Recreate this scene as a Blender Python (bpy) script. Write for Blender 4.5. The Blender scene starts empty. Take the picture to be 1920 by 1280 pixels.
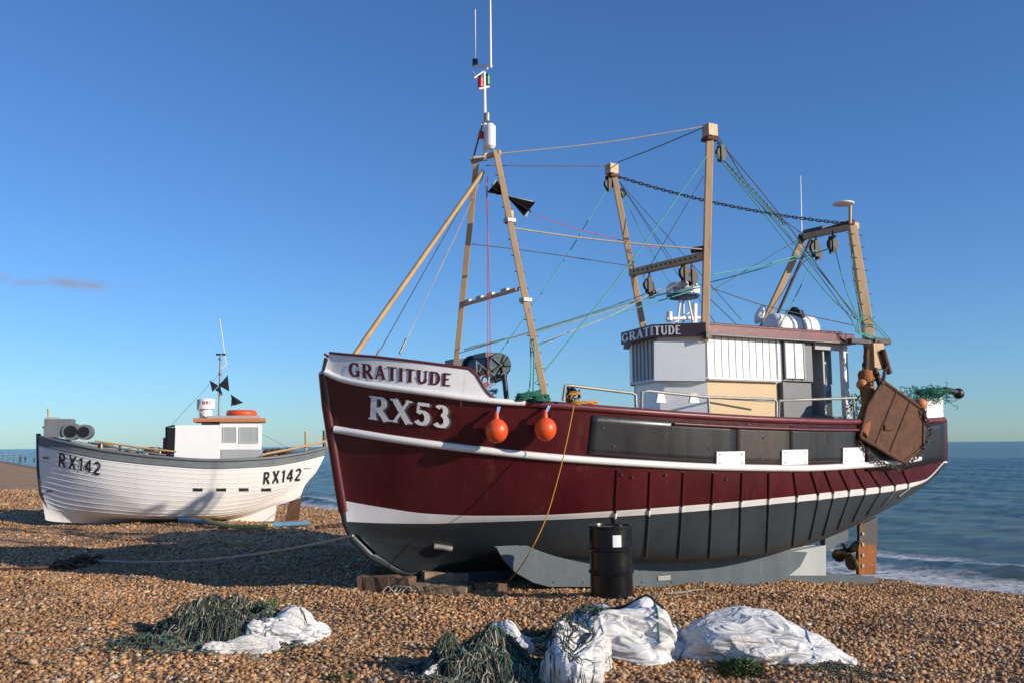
import bpy, math, random, bmesh
import numpy as np
from mathutils import Vector, Matrix, noise
from mathutils.bvhtree import BVHTree
random.seed(7); rng=np.random.default_rng(7)
scene=bpy.context.scene
# ------------------------------------------------------------------ camera
FPX=1700.0; E=Vector((0,0,2.0))
pit=math.atan(193.5/FPX); rol=0.0078
F=Vector((0,math.cos(pit),math.sin(pit))); V0=Vector((0,-math.sin(pit),math.cos(pit))); X0=Vector((1,0,0))
R=(X0*math.cos(rol)-V0*math.sin(rol)); U=(X0*math.sin(rol)+V0*math.cos(rol))
cd=bpy.data.cameras.new("camera"); cam=bpy.data.objects.new("camera",cd); scene.collection.objects.link(cam)
M=Matrix(((R.x,U.x,-F.x,E.x),(R.y,U.y,-F.y,E.y),(R.z,U.z,-F.z,E.z),(0,0,0,1)))
cam.matrix_world=M; cd.sensor_width=36; cd.lens=36*FPX/1920; cd.clip_start=.1; cd.clip_end=100000
scene.camera=cam
def ray(u,v): return F+R*((u-960)/FPX)-U*((v-640)/FPX)
def proj(p):
    d=Vector(p)-E; k=d.dot(F); return (960+FPX*d.dot(R)/k, 640-FPX*d.dot(U)/k)
# ------------------------------------------------------------------ light
AZ=math.radians(28); EL=math.radians(18.5)
sd=Vector((math.cos(AZ)*math.cos(EL),-math.sin(AZ)*math.cos(EL),math.sin(EL)))
sl=bpy.data.lights.new("sun","SUN"); sl.energy=5.0; sl.angle=math.radians(.5); sl.color=(1,.885,.74)
so=bpy.data.objects.new("sun",sl); so.rotation_euler=sd.to_track_quat('Z','Y').to_euler(); scene.collection.objects.link(so)
w=bpy.data.worlds.new("World"); scene.world=w; w.use_nodes=True
nt=w.node_tree; nt.nodes.clear()
def N(t,ty,**k):
    n=t.nodes.new(ty)
    for a,b in k.items():
        if a.startswith('_'): setattr(n,a[1:],b)
        else: n.inputs[a.replace('__',' ')].default_value=b
    return n
out=N(nt,'ShaderNodeOutputWorld'); bg=N(nt,'ShaderNodeBackground'); bg.inputs['Strength'].default_value=.10
sky=N(nt,'ShaderNodeTexSky'); sky.sky_type='NISHITA'; sky.sun_disc=False; sky.sun_elevation=EL; sky.sun_rotation=math.atan2(sd.x,sd.y)
sky.air_density=1.0; sky.dust_density=.2; sky.ozone_density=2.8; sky.altitude=0
tint=N(nt,'ShaderNodeVectorMath',_operation='MULTIPLY'); tint.inputs[1].default_value=(.68,1.03,1.50); nt.links.new(sky.outputs[0],tint.inputs[0])
tc=N(nt,'ShaderNodeTexCoord')
cdir=(F+R*((110-960)/FPX)-U*((532-640)/FPX)).normalized()
dp=N(nt,'ShaderNodeVectorMath',_operation='DOT_PRODUCT'); dp.inputs[1].default_value=cdir
nt.links.new(tc.outputs['Generated'],dp.inputs[0])
m1=N(nt,'ShaderNodeMapRange'); m1.inputs[1].default_value=.9965; m1.inputs[2].default_value=.9992
nt.links.new(dp.outputs['Value'],m1.inputs[0])
sx=N(nt,'ShaderNodeSeparateXYZ'); nt.links.new(tc.outputs['Generated'],sx.inputs[0])
a1=N(nt,'ShaderNodeMath',_operation='SUBTRACT'); a1.inputs[1].default_value=cdir.z; nt.links.new(sx.outputs['Z'],a1.inputs[0])
a2=N(nt,'ShaderNodeMath',_operation='ABSOLUTE'); nt.links.new(a1.outputs[0],a2.inputs[0])
m2=N(nt,'ShaderNodeMapRange'); m2.inputs[1].default_value=.011; m2.inputs[2].default_value=.001; nt.links.new(a2.outputs[0],m2.inputs[0])
mp=N(nt,'ShaderNodeMapping'); mp.inputs['Scale'].default_value=(26,26,90); nt.links.new(tc.outputs['Generated'],mp.inputs[0])
nz=N(nt,'ShaderNodeTexNoise',Scale=1.0,Detail=6.0); nt.links.new(mp.outputs[0],nz.inputs['Vector'])
m3=N(nt,'ShaderNodeMapRange'); m3.inputs[1].default_value=.40; m3.inputs[2].default_value=.66; m3.inputs[4].default_value=.8; nt.links.new(nz.outputs[0],m3.inputs[0])
q1=N(nt,'ShaderNodeMath',_operation='MULTIPLY'); q2=N(nt,'ShaderNodeMath',_operation='MULTIPLY')
nt.links.new(m1.outputs[0],q1.inputs[0]); nt.links.new(m2.outputs[0],q1.inputs[1]); nt.links.new(q1.outputs[0],q2.inputs[0]); nt.links.new(m3.outputs[0],q2.inputs[1])
mx=N(nt,'ShaderNodeMixRGB'); mx.inputs[2].default_value=(3.1,3.3,4.6,1)
nt.links.new(q2.outputs[0],mx.inputs[0]); nt.links.new(tint.outputs[0],mx.inputs[1]); nt.links.new(mx.outputs[0],bg.inputs[0]); nt.links.new(bg.outputs[0],out.inputs[0])
scene.view_settings.view_transform='Standard'; scene.view_settings.look='None'; scene.view_settings.exposure=0
# ------------------------------------------------------------------ materials
def newmat(name):
    m=bpy.data.materials.new(name); m.use_nodes=True; t=m.node_tree; b=t.nodes['Principled BSDF']; return m,t,b
def paint(name,col,rough=.5,var=.25,scale=3.0,bump=.15,bscale=25,dirt=None,dirtamt=0.0,streak=False,metal=0):
    m,t,b=newmat(name); L=t.links.new
    g=N(t,'ShaderNodeNewGeometry'); mpp=N(t,'ShaderNodeMapping'); L(g.outputs['Position'],mpp.inputs[0])
    mpp.inputs['Scale'].default_value=(1,1,.18) if streak else (1,1,1)
    n1=N(t,'ShaderNodeTexNoise',Scale=scale,Detail=7.0,Roughness=.65); L(mpp.outputs[0],n1.inputs['Vector'])
    r=N(t,'ShaderNodeMapRange'); r.inputs[1].default_value=.3; r.inputs[2].default_value=.7; r.inputs[3].default_value=1-var; r.inputs[4].default_value=1+var*.6; L(n1.outputs[0],r.inputs[0])
    mu=N(t,'ShaderNodeVectorMath',_operation='SCALE'); mu.inputs[0].default_value=col; L(r.outputs[0],mu.inputs['Scale'])
    last=mu.outputs[0]
    if dirt:
        n2=N(t,'ShaderNodeTexNoise',Scale=scale*2.3,Detail=9.0,Roughness=.75); L(mpp.outputs[0],n2.inputs['Vector'])
        r2=N(t,'ShaderNodeMapRange'); r2.inputs[1].default_value=.62-dirtamt*.25; r2.inputs[2].default_value=.74-dirtamt*.1; L(n2.outputs[0],r2.inputs[0])
        mm=N(t,'ShaderNodeMixRGB'); mm.inputs[2].default_value=(*dirt,1); L(r2.outputs[0],mm.inputs[0]); L(last,mm.inputs[1]); last=mm.outputs[0]
    L(last,b.inputs['Base Color'])
    r3=N(t,'ShaderNodeMapRange'); r3.inputs[3].default_value=max(.05,rough-.12); r3.inputs[4].default_value=min(1,rough+.15); L(n1.outputs[0],r3.inputs[0]); L(r3.outputs[0],b.inputs['Roughness'])
    n3=N(t,'ShaderNodeTexNoise',Scale=bscale,Detail=4.0); L(g.outputs['Position'],n3.inputs['Vector'])
    bp=N(t,'ShaderNodeBump',Strength=bump,Distance=.02); L(n3.outputs[0],bp.inputs['Height']); L(bp.outputs[0],b.inputs['Normal'])
    b.inputs['Metallic'].default_value=metal
    return m
maroon=paint("maroon_paint",(.078,.0085,.012),.25,.35,1.6,.1,3,(.12,.036,.026),.22,True)
maroon2=paint("maroon_cap",(.15,.024,.031),.4,.3,4,.1,20)
white=paint("white_paint",(.80,.78,.75),.45,.07,3,.08,20,(.5,.41,.31),.08,True)
whiteB=paint("white_board",(.86,.85,.82),.45,.04,3,.05,20)
hullgrey=paint("hull_grey_paint",(.038,.050,.059),.36,.25,1.5,.1,4,(.022,.027,.031),.3,True)
hulldark=paint("hull_dark_paint",(.022,.028,.033),.5,.3,1.8,.12,4,(.05,.056,.058),.2)
keelgrey=paint("keel_grey",(.065,.088,.105),.5,.25,2.5,.12,14,(.15,.15,.145),.15,True)
palegrey=paint("pale_grey_paint",(.38,.40,.40),.5,.12,3,.1,14,(.22,.18,.14),.2,True)
midgrey=paint("mid_grey_paint",(.16,.17,.18),.5,.15,3,.1,14)
black=paint("black_paint",(.012,.012,.013),.4,.3,4,.1,18)
drumblack=paint("drum_black_gloss",(.007,.007,.008),.22,.3,4,.15,6,(.04,.03,.022),.08)
plate=paint("black_plate",(.024,.025,.027),.36,.45,2.2,.15,5,(.09,.045,.026),.2,True)
rustplate=paint("rusty_plate",(.04,.032,.028),.5,.4,2.2,.2,9,(.12,.05,.022),.5,True)
rust=paint("rust",(.115,.048,.024),.85,.5,5,.5,35,(.04,.02,.014),.4)
rustor=paint("rust_orange",(.30,.10,.025),.85,.4,6,.4,35,(.09,.035,.018),.35)
buff=paint("buff_paint",(.52,.33,.165),.5,.2,3,.12,20,(.22,.13,.07),.2,True)
buffhouse=paint("buff_house_paint",(.58,.41,.22),.5,.1,3,.08,20,(.3,.2,.12),.1)
yel=paint("ochre_pole",(.52,.33,.14),.55,.2,4,.1,20,(.22,.13,.06),.2)
steel=paint("galvanised",(.32,.31,.28),.45,.25,8,.2,40,(.18,.11,.07),.2,metal=.3)
darksteel=paint("dark_steel",(.05,.045,.042),.55,.4,10,.3,50,(.12,.055,.03),.3)
orange=paint("orange_buoy",(.80,.095,.02),.35,.08,6,.05,30)
orangep=paint("orange_paint",(.55,.2,.07),.5,.15,6,.1,30)
red=paint("red_plastic",(.45,.02,.02),.3,.05)
green=paint("green_plastic",(.01,.2,.1),.3,.05)
bluep=paint("blue_paint",(.03,.13,.28),.4,.1)
teal=paint("teal_machine",(.03,.07,.08),.45,.3,10,.2,30,(.09,.05,.03),.2)
ropeG=paint("green_rope",(.10,.38,.31),.8,.2,20,.4,120)
ropeT=paint("faded_green_rope",(.07,.17,.14),.9,.4,20,.4,120)
ropeW=paint("pale_rope",(.45,.38,.28),.85,.25,20,.4,120)
ropeO=paint("orange_rope",(.6,.27,.04),.8,.2,20,.4,120)
ropeR=paint("red_rope",(.5,.07,.05),.8,.2,20,.4,120)
ropeB=paint("blue_rope",(.25,.42,.6),.8,.2,20,.4,120)
wire=paint("steel_wire",(.09,.08,.07),.6,.3,20,.3,120)
netG=paint("green_net",(.02,.17,.11),.85,.5,20,.8,90)
netO=paint("olive_net",(.13,.135,.085),.9,.5,15,.8,80,(.26,.23,.15),.3)
netD=paint("dark_net",(.035,.04,.034),.95,.5,18,1.0,60,(.10,.09,.06),.4)
timber=paint("old_timber",(.17,.095,.055),.9,.4,6,.7,30,(.06,.035,.024),.4)
timber2=paint("pale_timber",(.28,.20,.125),.9,.35,6,.7,30,(.12,.085,.055),.4)
bronze=paint("bronze",(.16,.11,.05),.4,.3,8,.2,30,(.05,.05,.04),.3,metal=.6)
leafm=paint("leaf_green",(.06,.12,.035),.7,.5,12,.2,40)
lettm=paint("letter_maroon",(.09,.012,.016),.4,.1)
lettw=paint("letter_white",(.84,.81,.76),.4,.06)
letts=paint("letter_shadow",(.13,.115,.12),.5,.08)
lettd=paint("letter_black",(.02,.02,.022),.5,.1)
signm=paint("sign_plum",(.05,.03,.038),.5,.15)
glassd=paint("dark_interior",(.012,.012,.014),.25,.2)
sackm,t,b=newmat("woven_sack"); L=t.links.new
g=N(t,'ShaderNodeNewGeometry'); mq=N(t,'ShaderNodeMapping'); mq.inputs['Scale'].default_value=(3,8,8); mq.inputs['Rotation'].default_value=(0,0,.5); L(g.outputs['Position'],mq.inputs[0])
s1=N(t,'ShaderNodeTexNoise',Scale=1.0,Detail=2.0,Distortion=1.3); L(mq.outputs[0],s1.inputs['Vector'])
s2=N(t,'ShaderNodeMath',_operation='SUBTRACT'); s2.inputs[1].default_value=.5; L(s1.outputs[0],s2.inputs[0])
s3=N(t,'ShaderNodeMath',_operation='ABSOLUTE'); L(s2.outputs[0],s3.inputs[0])
bp=N(t,'ShaderNodeBump',Strength=.8,Distance=.10); L(s3.outputs[0],bp.inputs['Height'])
s5=N(t,'ShaderNodeTexNoise',Scale=34.0,Detail=2.0,Distortion=.6); L(g.outputs['Position'],s5.inputs['Vector'])
bp2=N(t,'ShaderNodeBump',Strength=.15,Distance=.01); L(s5.outputs[0],bp2.inputs['Height']); L(bp.outputs[0],bp2.inputs['Normal']); L(bp2.outputs[0],b.inputs['Normal'])
s6=N(t,'ShaderNodeTexNoise',Scale=1.8,Detail=7.0,Roughness=.62); L(g.outputs['Position'],s6.inputs['Vector'])
s7=N(t,'ShaderNodeValToRGB'); L(s6.outputs[0],s7.inputs[0]); s7.color_ramp.elements[0].position=.30; s7.color_ramp.elements[0].color=(.44,.41,.36,1); s7.color_ramp.elements[1].position=.52; s7.color_ramp.elements[1].color=(.68,.67,.65,1)
L(s7.outputs[0],b.inputs['Base Color']); b.inputs['Roughness'].default_value=.55
# ------------------------------------------------------------------ mesh helper
class Part:
    def __init__(s,name,mats,parent=None):
        s.name=name; s.mats=mats if isinstance(mats,list) else [mats]; s.parent=parent
        s.v=[]; s.f=[]; s.mi=[]; s.sm=[]
    def add(s,vs,fs,mi=0,smooth=False):
        o=len(s.v); s.v+= [tuple(p) for p in vs]
        for f in fs: s.f.append(tuple(i+o for i in f)); s.mi.append(mi); s.sm.append(smooth)
    def tube(s,pts,r,mi=0,n=8,rot=0.0,closed=False):
        pts=[Vector(p) for p in pts]; k=len(pts)
        rr=r if isinstance(r,(list,tuple)) else [r]*k
        T=[]
        for i in range(k):
            if closed: d=pts[(i+1)%k]-pts[i-1]
            else: d=pts[min(i+1,k-1)]-pts[max(i-1,0)]
            if d.length<1e-9: d=Vector((0,0,1))
            T.append(d.normalized())
        up=Vector((0,0,1)) if abs(T[0].z)<.9 else Vector((1,0,0))
        a=T[0].cross(up).normalized(); vs=[]
        for i in range(k):
            a=(a-T[i]*a.dot(T[i]))
            if a.length<1e-6: a=T[i].orthogonal()
            a.normalize(); b=T[i].cross(a)
            for j in range(n):
                th=2*math.pi*j/n+rot
                vs.append(pts[i]+(a*math.cos(th)+b*math.sin(th))*rr[i])
        fs=[]
        for i in range(k if closed else k-1):
            i2=(i+1)%k
            for j in range(n):
                j2=(j+1)%n; fs.append((i*n+j,i*n+j2,i2*n+j2,i2*n+j))
        s.add(vs,fs,mi,n>4)
        if not closed:
            s.add(vs[:n],[tuple(range(n))],mi); s.add(vs[-n:],[tuple(range(n-1,-1,-1))],mi)
    def box(s,c,hx,hy,hz,mi=0):
        c=Vector(c); vs=[c+hx*a+hy*b+hz*d for a in(-1,1) for b in(-1,1) for d in(-1,1)]
        s.add(vs,[(0,1,3,2),(4,6,7,5),(0,4,5,1),(2,3,7,6),(0,2,6,4),(1,5,7,3)],mi)
    def prism(s,poly,vec,mi=0):
        n=len(poly); poly=[Vector(p) for p in poly]; vs=poly+[p+vec for p in poly]
        fs=[tuple(range(n)),tuple(range(2*n-1,n-1,-1))]+[(i,(i+1)%n,n+(i+1)%n,n+i) for i in range(n)]
        s.add(vs,fs,mi)
    def ball(s,c,r,mi=0,nu=20,nv=12,ax=None):
        c=Vector(c)
        if not isinstance(r,(list,tuple)): r=(r,r,r)
        if ax is None: ax=(Vector((1,0,0)),Vector((0,1,0)),Vector((0,0,1)))
        vs=[];fs=[]
        for i in range(nv+1):
            ph=math.pi*i/nv
            for j in range(nu):
                th=2*math.pi*j/nu
                vs.append(c+ax[0]*(r[0]*math.sin(ph)*math.cos(th))+ax[1]*(r[1]*math.sin(ph)*math.sin(th))+ax[2]*(r[2]*math.cos(ph)))
        for i in range(nv):
            for j in range(nu): fs.append((i*nu+j,(i+1)*nu+j,(i+1)*nu+(j+1)%nu,i*nu+(j+1)%nu))
        s.add(vs,fs,mi,True)
    def finish(s,bevel=0,solid=0):
        me=bpy.data.meshes.new(s.name); me.from_pydata(s.v,[],s.f)
        for m in s.mats: me.materials.append(m)
        me.polygons.foreach_set('material_index',s.mi); me.polygons.foreach_set('use_smooth',s.sm); me.update()
        o=bpy.data.objects.new(s.name,me); scene.collection.objects.link(o)
        if s.parent: o.parent=s.parent
        if solid:
            k=o.modifiers.new("sol",'SOLIDIFY'); k.thickness=solid; k.offset=0
        if bevel:
            k=o.modifiers.new("bev",'BEVEL'); k.width=bevel; k.segments=2; k.limit_method='ANGLE'; k.angle_limit=math.radians(50)
        return o
def empty(name):
    o=bpy.data.objects.new(name,None); scene.collection.objects.link(o); o.empty_display_size=.2; return o
def smooth(pts,k=6):
    pts=[Vector(p) for p in pts]
    if len(pts)<3: return pts
    P=[pts[0]*2-pts[1]]+pts+[pts[-1]*2-pts[-2]]; o=[]
    for i in range(1,len(P)-2):
        for j in range(k):
            t=j/k; a,b,c,d=P[i-1],P[i],P[i+1],P[i+2]
            o.append(.5*((2*b)+(c-a)*t+(2*a-5*b+4*c-d)*t*t+(3*b-a-3*c+d)*t**3))
    o.append(pts[-1]); return o
def pchip(xs,ys,xq):
    xs=np.array(xs,float); ys=np.array(ys,float); xq=np.clip(np.array(xq,float),xs[0],xs[-1])
    h=np.diff(xs); d=np.diff(ys)/h; m=np.zeros(len(xs)); m[0]=d[0]; m[-1]=d[-1]
    for i in range(1,len(xs)-1):
        if d[i-1]*d[i]>0:
            w1=2*h[i]+h[i-1]; w2=h[i]+2*h[i-1]; m[i]=(w1+w2)/(w1/d[i-1]+w2/d[i])
    i=np.clip(np.searchsorted(xs,xq)-1,0,len(xs)-2); t=(xq-xs[i])/h[i]
    return (2*t**3-3*t**2+1)*ys[i]+(t**3-2*t**2+t)*h[i]*m[i]+(-2*t**3+3*t**2)*ys[i+1]+(t**3-t**2)*h[i]*m[i+1]
# ------------------------------------------------------------------ terrain
def shore(X,Y): return (X-9.5)*-.8+(Y-19)*-.6+.09*np.maximum(0,Y-60)
def gz(X,Y):
    X=np.asarray(X,float); Y=np.asarray(Y,float); s=shore(X,Y)+.5*np.sin(X*.21+Y*.13)*np.exp(-np.abs(shore(X,Y))/6)
    h=.02-.1*np.logaddexp(0,np.clip(9.7-s,-50,400)); h=np.maximum(h,-4)
    near=np.exp(-((X/60)**2+((Y-15)/60)**2))
    h=h+near*(.026*np.sin(X*1.1+.7*Y)+.022*np.sin(2.3*Y-.9*X+1)+.014*np.sin(3.7*X+2.9*Y)+.010*np.sin(6.1*X-4.3*Y+2)+.008*np.sin(7.7*Y+3.1*X))
    h=h+.10*np.exp(-(((X-1.3)/.95)**2+((Y-11.6)/.75)**2))
    return h
def G(u,v,dz=0):
    d=ray(u,v); tt=2.0
    while tt<600:
        q=E+d*tt
        if q.z<float(gz(q.x,q.y)): break
        tt*=1.01
    lo,hi=tt/1.01,tt
    for _ in range(30):
        mi=(lo+hi)/2; q=E+d*mi
        if q.z<float(gz(q.x,q.y)): hi=mi
        else: lo=mi
    q=E+d*hi; q.z+=dz; return q
def sheet(name,xs,ys,zf,mat):
    XX,YY=np.meshgrid(xs,ys); ZZ=zf(XX,YY); n,m=XX.shape
    me=bpy.data.meshes.new(name); me.vertices.add(n*m)
    me.vertices.foreach_set('co',np.stack([XX,YY,ZZ],-1).reshape(-1).astype(np.float32))
    i=np.arange((n-1)*(m-1)); a=(i//(m-1))*m+i%(m-1); q=np.stack([a,a+1,a+m+1,a+m],-1)
    me.loops.add(q.size); me.loops.foreach_set('vertex_index',q.reshape(-1).astype(np.int32))
    me.polygons.add(len(q)); me.polygons.foreach_set('loop_start',np.arange(0,q.size,4,dtype=np.int32)); me.polygons.foreach_set('loop_total',np.full(len(q),4,np.int32))
    me.polygons.foreach_set('use_smooth',np.ones(len(q),bool)); me.update(calc_edges=True); me.materials.append(mat)
    o=bpy.data.objects.new(name,me); scene.collection.objects.link(o); return o
sh,t,b=newmat("shingle"); L=t.links.new
g=N(t,'ShaderNodeNewGeometry')
vo=N(t,'ShaderNodeTexVoronoi',Scale=24.0); L(g.outputs['Position'],vo.inputs['Vector'])
se=N(t,'ShaderNodeSeparateColor'); L(vo.outputs['Color'],se.inputs[0])
vo2=N(t,'ShaderNodeTexVoronoi',Scale=9.0); L(g.outputs['Position'],vo2.inputs['Vector'])
se2=N(t,'ShaderNodeSeparateColor'); L(vo2.outputs['Color'],se2.inputs[0])
mxv=N(t,'ShaderNodeMath',_operation='MULTIPLY_ADD'); mxv.inputs[1].default_value=.35; L(se2.outputs[1],mxv.inputs[0])
sc1=N(t,'ShaderNodeMath',_operation='MULTIPLY'); sc1.inputs[1].default_value=.65; L(se.outputs[0],sc1.inputs[0]); L(sc1.outputs[0],mxv.inputs[2])
cr=N(t,'ShaderNodeValToRGB'); L(mxv.outputs[0],cr.inputs[0])
stops=[(0,(.08,.045,.024)),(.2,(.26,.13,.055)),(.38,(.43,.225,.095)),(.55,(.54,.31,.14)),(.72,(.44,.27,.14)),(.86,(.58,.41,.25)),(1,(.64,.56,.45))]
e=cr.color_ramp.elements
while len(e)<len(stops): e.new(.5)
for k,(p,c) in enumerate(stops): e[k].position=p; e[k].color=(*c,1)
big=N(t,'ShaderNodeTexNoise',Scale=.5,Detail=8.0,Roughness=.7); L(g.outputs['Position'],big.inputs['Vector'])
br=N(t,'ShaderNodeMapRange'); br.inputs[1].default_value=.35; br.inputs[2].default_value=.65; br.inputs[3].default_value=.75; br.inputs[4].default_value=1.15; L(big.outputs[0],br.inputs[0])
sz=N(t,'ShaderNodeSeparateXYZ'); L(g.outputs['Position'],sz.inputs[0])
wr=N(t,'ShaderNodeMapRange'); wr.inputs[1].default_value=-.92; wr.inputs[2].default_value=-.55; wr.inputs[3].default_value=.45; wr.inputs[4].default_value=1; L(sz.outputs['Z'],wr.inputs[0])
mw=N(t,'ShaderNodeMath',_operation='MULTIPLY'); L(br.outputs[0],mw.inputs[0]); L(wr.outputs[0],mw.inputs[1])
ms=N(t,'ShaderNodeVectorMath',_operation='SCALE'); L(cr.outputs[0],ms.inputs[0]); L(mw.outputs[0],ms.inputs['Scale']); L(ms.outputs[0],b.inputs['Base Color'])
b.inputs['Roughness'].default_value=.8
iv=N(t,'ShaderNodeMapRange'); iv.inputs[1].default_value=0; iv.inputs[2].default_value=.7; iv.inputs[3].default_value=1; iv.inputs[4].default_value=0; L(vo.outputs['Distance'],iv.inputs[0])
b1=N(t,'ShaderNodeBump',Strength=.5,Distance=.025); L(iv.outputs[0],b1.inputs['Height'])
nn=N(t,'ShaderNodeTexNoise',Scale=3.0,Detail=8.0,Roughness=.75); L(g.outputs['Position'],nn.inputs['Vector'])
b2=N(t,'ShaderNodeBump',Strength=.45,Distance=.09); L(nn.outputs[0],b2.inputs['Height']); L(b1.outputs[0],b2.inputs['Normal']); L(b2.outputs[0],b.inputs['Normal'])
def spread(lo,hi,c,n,k):
    a=np.linspace(-1,1,n); s=np.sinh(a*k)/np.sinh(k); return np.where(s<0,c+s*(c-lo),c+s*(hi-c))
xs=spread(-6000,3000,0,480,7.4); ys=spread(-3000,8000,14,480,7.4)
sheet("beach",xs,ys,gz,sh)
# sea
SEAZ=-1.0
sm,t,b=newmat("sea_water"); L=t.links.new
g=N(t,'ShaderNodeNewGeometry')
dp=N(t,'ShaderNodeVectorMath',_operation='DOT_PRODUCT'); dp.inputs[1].default_value=(-.8,-.6,0); L(g.outputs['Position'],dp.inputs[0])
nS=N(t,'ShaderNodeTexNoise',Scale=.55,Detail=6.0,Roughness=.6); L(g.outputs['Position'],nS.inputs['Vector'])
ad=N(t,'ShaderNodeMath',_operation='MULTIPLY_ADD'); ad.inputs[1].default_value=3.2; L(nS.outputs[0],ad.inputs[0]); L(dp.outputs['Value'],ad.inputs[2])
def band(lo,hi,lo2,hi2):
    a=N(t,'ShaderNodeMapRange'); a.inputs[1].default_value=lo; a.inputs[2].default_value=hi; L(ad.outputs[0],a.inputs[0])
    c=N(t,'ShaderNodeMapRange'); c.inputs[1].default_value=lo2; c.inputs[2].default_value=hi2; c.inputs[3].default_value=1; c.inputs[4].default_value=0; L(ad.outputs[0],c.inputs[0])
    d=N(t,'ShaderNodeMath',_operation='MULTIPLY'); L(a.outputs[0],d.inputs[0]); L(c.outputs[0],d.inputs[1]); return d
bA=band(-19.5,-18.6,-10,-9); bB=band(-22.6,-21.4,-20.9,-20.3)
mxx=N(t,'ShaderNodeMath',_operation='MAXIMUM'); L(bA.outputs[0],mxx.inputs[0]); L(bB.outputs[0],mxx.inputs[1])
nf=N(t,'ShaderNodeTexNoise',Scale=5.0,Detail=8.0,Roughness=.75); L(g.outputs['Position'],nf.inputs['Vector'])
rf=N(t,'ShaderNodeMapRange'); rf.inputs[1].default_value=.38; rf.inputs[2].default_value=.52; L(nf.outputs[0],rf.inputs[0])
fo=N(t,'ShaderNodeMath',_operation='MULTIPLY'); L(mxx.outputs[0],fo.inputs[0]); L(rf.outputs[0],fo.inputs[1])
dr=N(t,'ShaderNodeMapRange'); dr.inputs[1].default_value=-70; dr.inputs[2].default_value=-19; L(dp.outputs['Value'],dr.inputs[0])
cm=N(t,'ShaderNodeMixRGB'); cm.inputs[1].default_value=(.012,.045,.062,1); cm.inputs[2].default_value=(.065,.10,.095,1); L(dr.outputs[0],cm.inputs[0])
cf=N(t,'ShaderNodeMixRGB'); cf.inputs[2].default_value=(.85,.85,.83,1); L(fo.outputs[0],cf.inputs[0]); L(cm.outputs[0],cf.inputs[1]); L(cf.outputs[0],b.inputs['Base Color'])
rr=N(t,'ShaderNodeMapRange'); rr.inputs[3].default_value=.16; rr.inputs[4].default_value=.8; L(fo.outputs[0],rr.inputs[0]); L(rr.outputs[0],b.inputs['Roughness']); b.inputs['IOR'].default_value=1.33
mp=N(t,'ShaderNodeMapping'); mp.inputs['Rotation'].default_value=(0,0,math.radians(-53)); mp.inputs['Scale'].default_value=(.5,1.6,1); L(g.outputs['Position'],mp.inputs[0])
w1=N(t,'ShaderNodeTexNoise',Scale=1.1,Detail=8.0,Roughness=.65); L(mp.outputs[0],w1.inputs['Vector'])
w2=N(t,'ShaderNodeTexNoise',Scale=.16,Detail=3.0); L(mp.outputs[0],w2.inputs['Vector'])
bb=N(t,'ShaderNodeBump',Strength=1.0,Distance=.6); L(w1.outputs[0],bb.inputs['Height'])
bc=N(t,'ShaderNodeBump',Strength=.9,Distance=2.2); L(w2.outputs[0],bc.inputs['Height']); L(bb.outputs[0],bc.inputs['Normal']); L(bc.outputs[0],b.inputs['Normal'])
def seaz(X,Y):
    s=(X-9.5)*-.8+(Y-19)*-.6; al=-.6*X+.8*Y
    z=SEAZ+.03*np.sin(1.7*s+.5*np.sin(al*.4))+.02*np.sin(3.1*s+1.3*al)+.015*np.sin(5*al-2*s)+.04*np.sin(.5*s+.1*al)
    z=z+.22*np.exp(-((s+3.1+.4*np.sin(al*.35))/.45)**2)*(.6+.4*np.sin(al*.8))
    edge=np.minimum(1,np.maximum(0,(200-Y)/60))
    return SEAZ+(z-SEAZ)*edge
sheet("sea",np.concatenate([[-30000,-8000,-2500,-900,-400],np.arange(-200,90,.7),[150,400,900,2500,8000,30000]]),np.concatenate([[-800,-100],np.arange(5,200,.6),[230,300,500,1000,2500,8000,40000]]),seaz,sm)
# pebbles
phi=(1+5**.5)/2
iv=np.array([(-1,phi,0),(1,phi,0),(-1,-phi,0),(1,-phi,0),(0,-1,phi),(0,1,phi),(0,-1,-phi),(0,1,-phi),(phi,0,-1),(phi,0,1),(-phi,0,-1),(-phi,0,1)],float); iv/=np.linalg.norm(iv[0])
iff=np.array([(0,11,5),(0,5,1),(0,1,7),(0,7,10),(0,10,11),(1,5,9),(5,11,4),(11,10,2),(10,7,6),(7,1,8),(3,9,4),(3,4,2),(3,2,6),(3,6,8),(3,8,9),(4,9,5),(2,4,11),(6,2,10),(8,6,7),(9,8,1)])
NP=165000
Yp=np.sqrt(rng.uniform(6.6**2,19**2,NP)); keep=rng.random(NP)<np.clip(1.6-(Yp-6)/13,.35,1); Yp=Yp[keep]
Xp=rng.uniform(-.62,.62,len(Yp))*Yp
Yq=np.sqrt(rng.uniform(17**2,45**2,80000)); Xq=rng.uniform(-.62,.1,80000)*Yq
Yp=np.concatenate([Yp,Yq]); Xp=np.concatenate([Xp,Xq]); kk_=shore(Xp,Yp)>.3; Xp=Xp[kk_];Yp=Yp[kk_]; n=len(Yp)
sz_=rng.gamma(5,.0026,n)+.004; sz_=np.minimum(sz_,.042)*np.clip(1+(Yp-17)/25,1,1.9)
sc=np.stack([sz_*rng.uniform(.9,1.5,n),sz_*rng.uniform(.7,1.1,n),sz_*rng.uniform(.45,.8,n)],-1)
th=rng.uniform(0,6.283,n); tl=rng.normal(0,.35,n)
vv=iv[None]*sc[:,None,:]*(1+rng.normal(0,.08,(n,12,1)))
x=vv[...,0]; y=vv[...,1]; z=vv[...,2]
x,z=x*np.cos(tl)[:,None]-z*np.sin(tl)[:,None], x*np.sin(tl)[:,None]+z*np.cos(tl)[:,None]
x,y=x*np.cos(th)[:,None]-y*np.sin(th)[:,None], x*np.sin(th)[:,None]+y*np.cos(th)[:,None]
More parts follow.
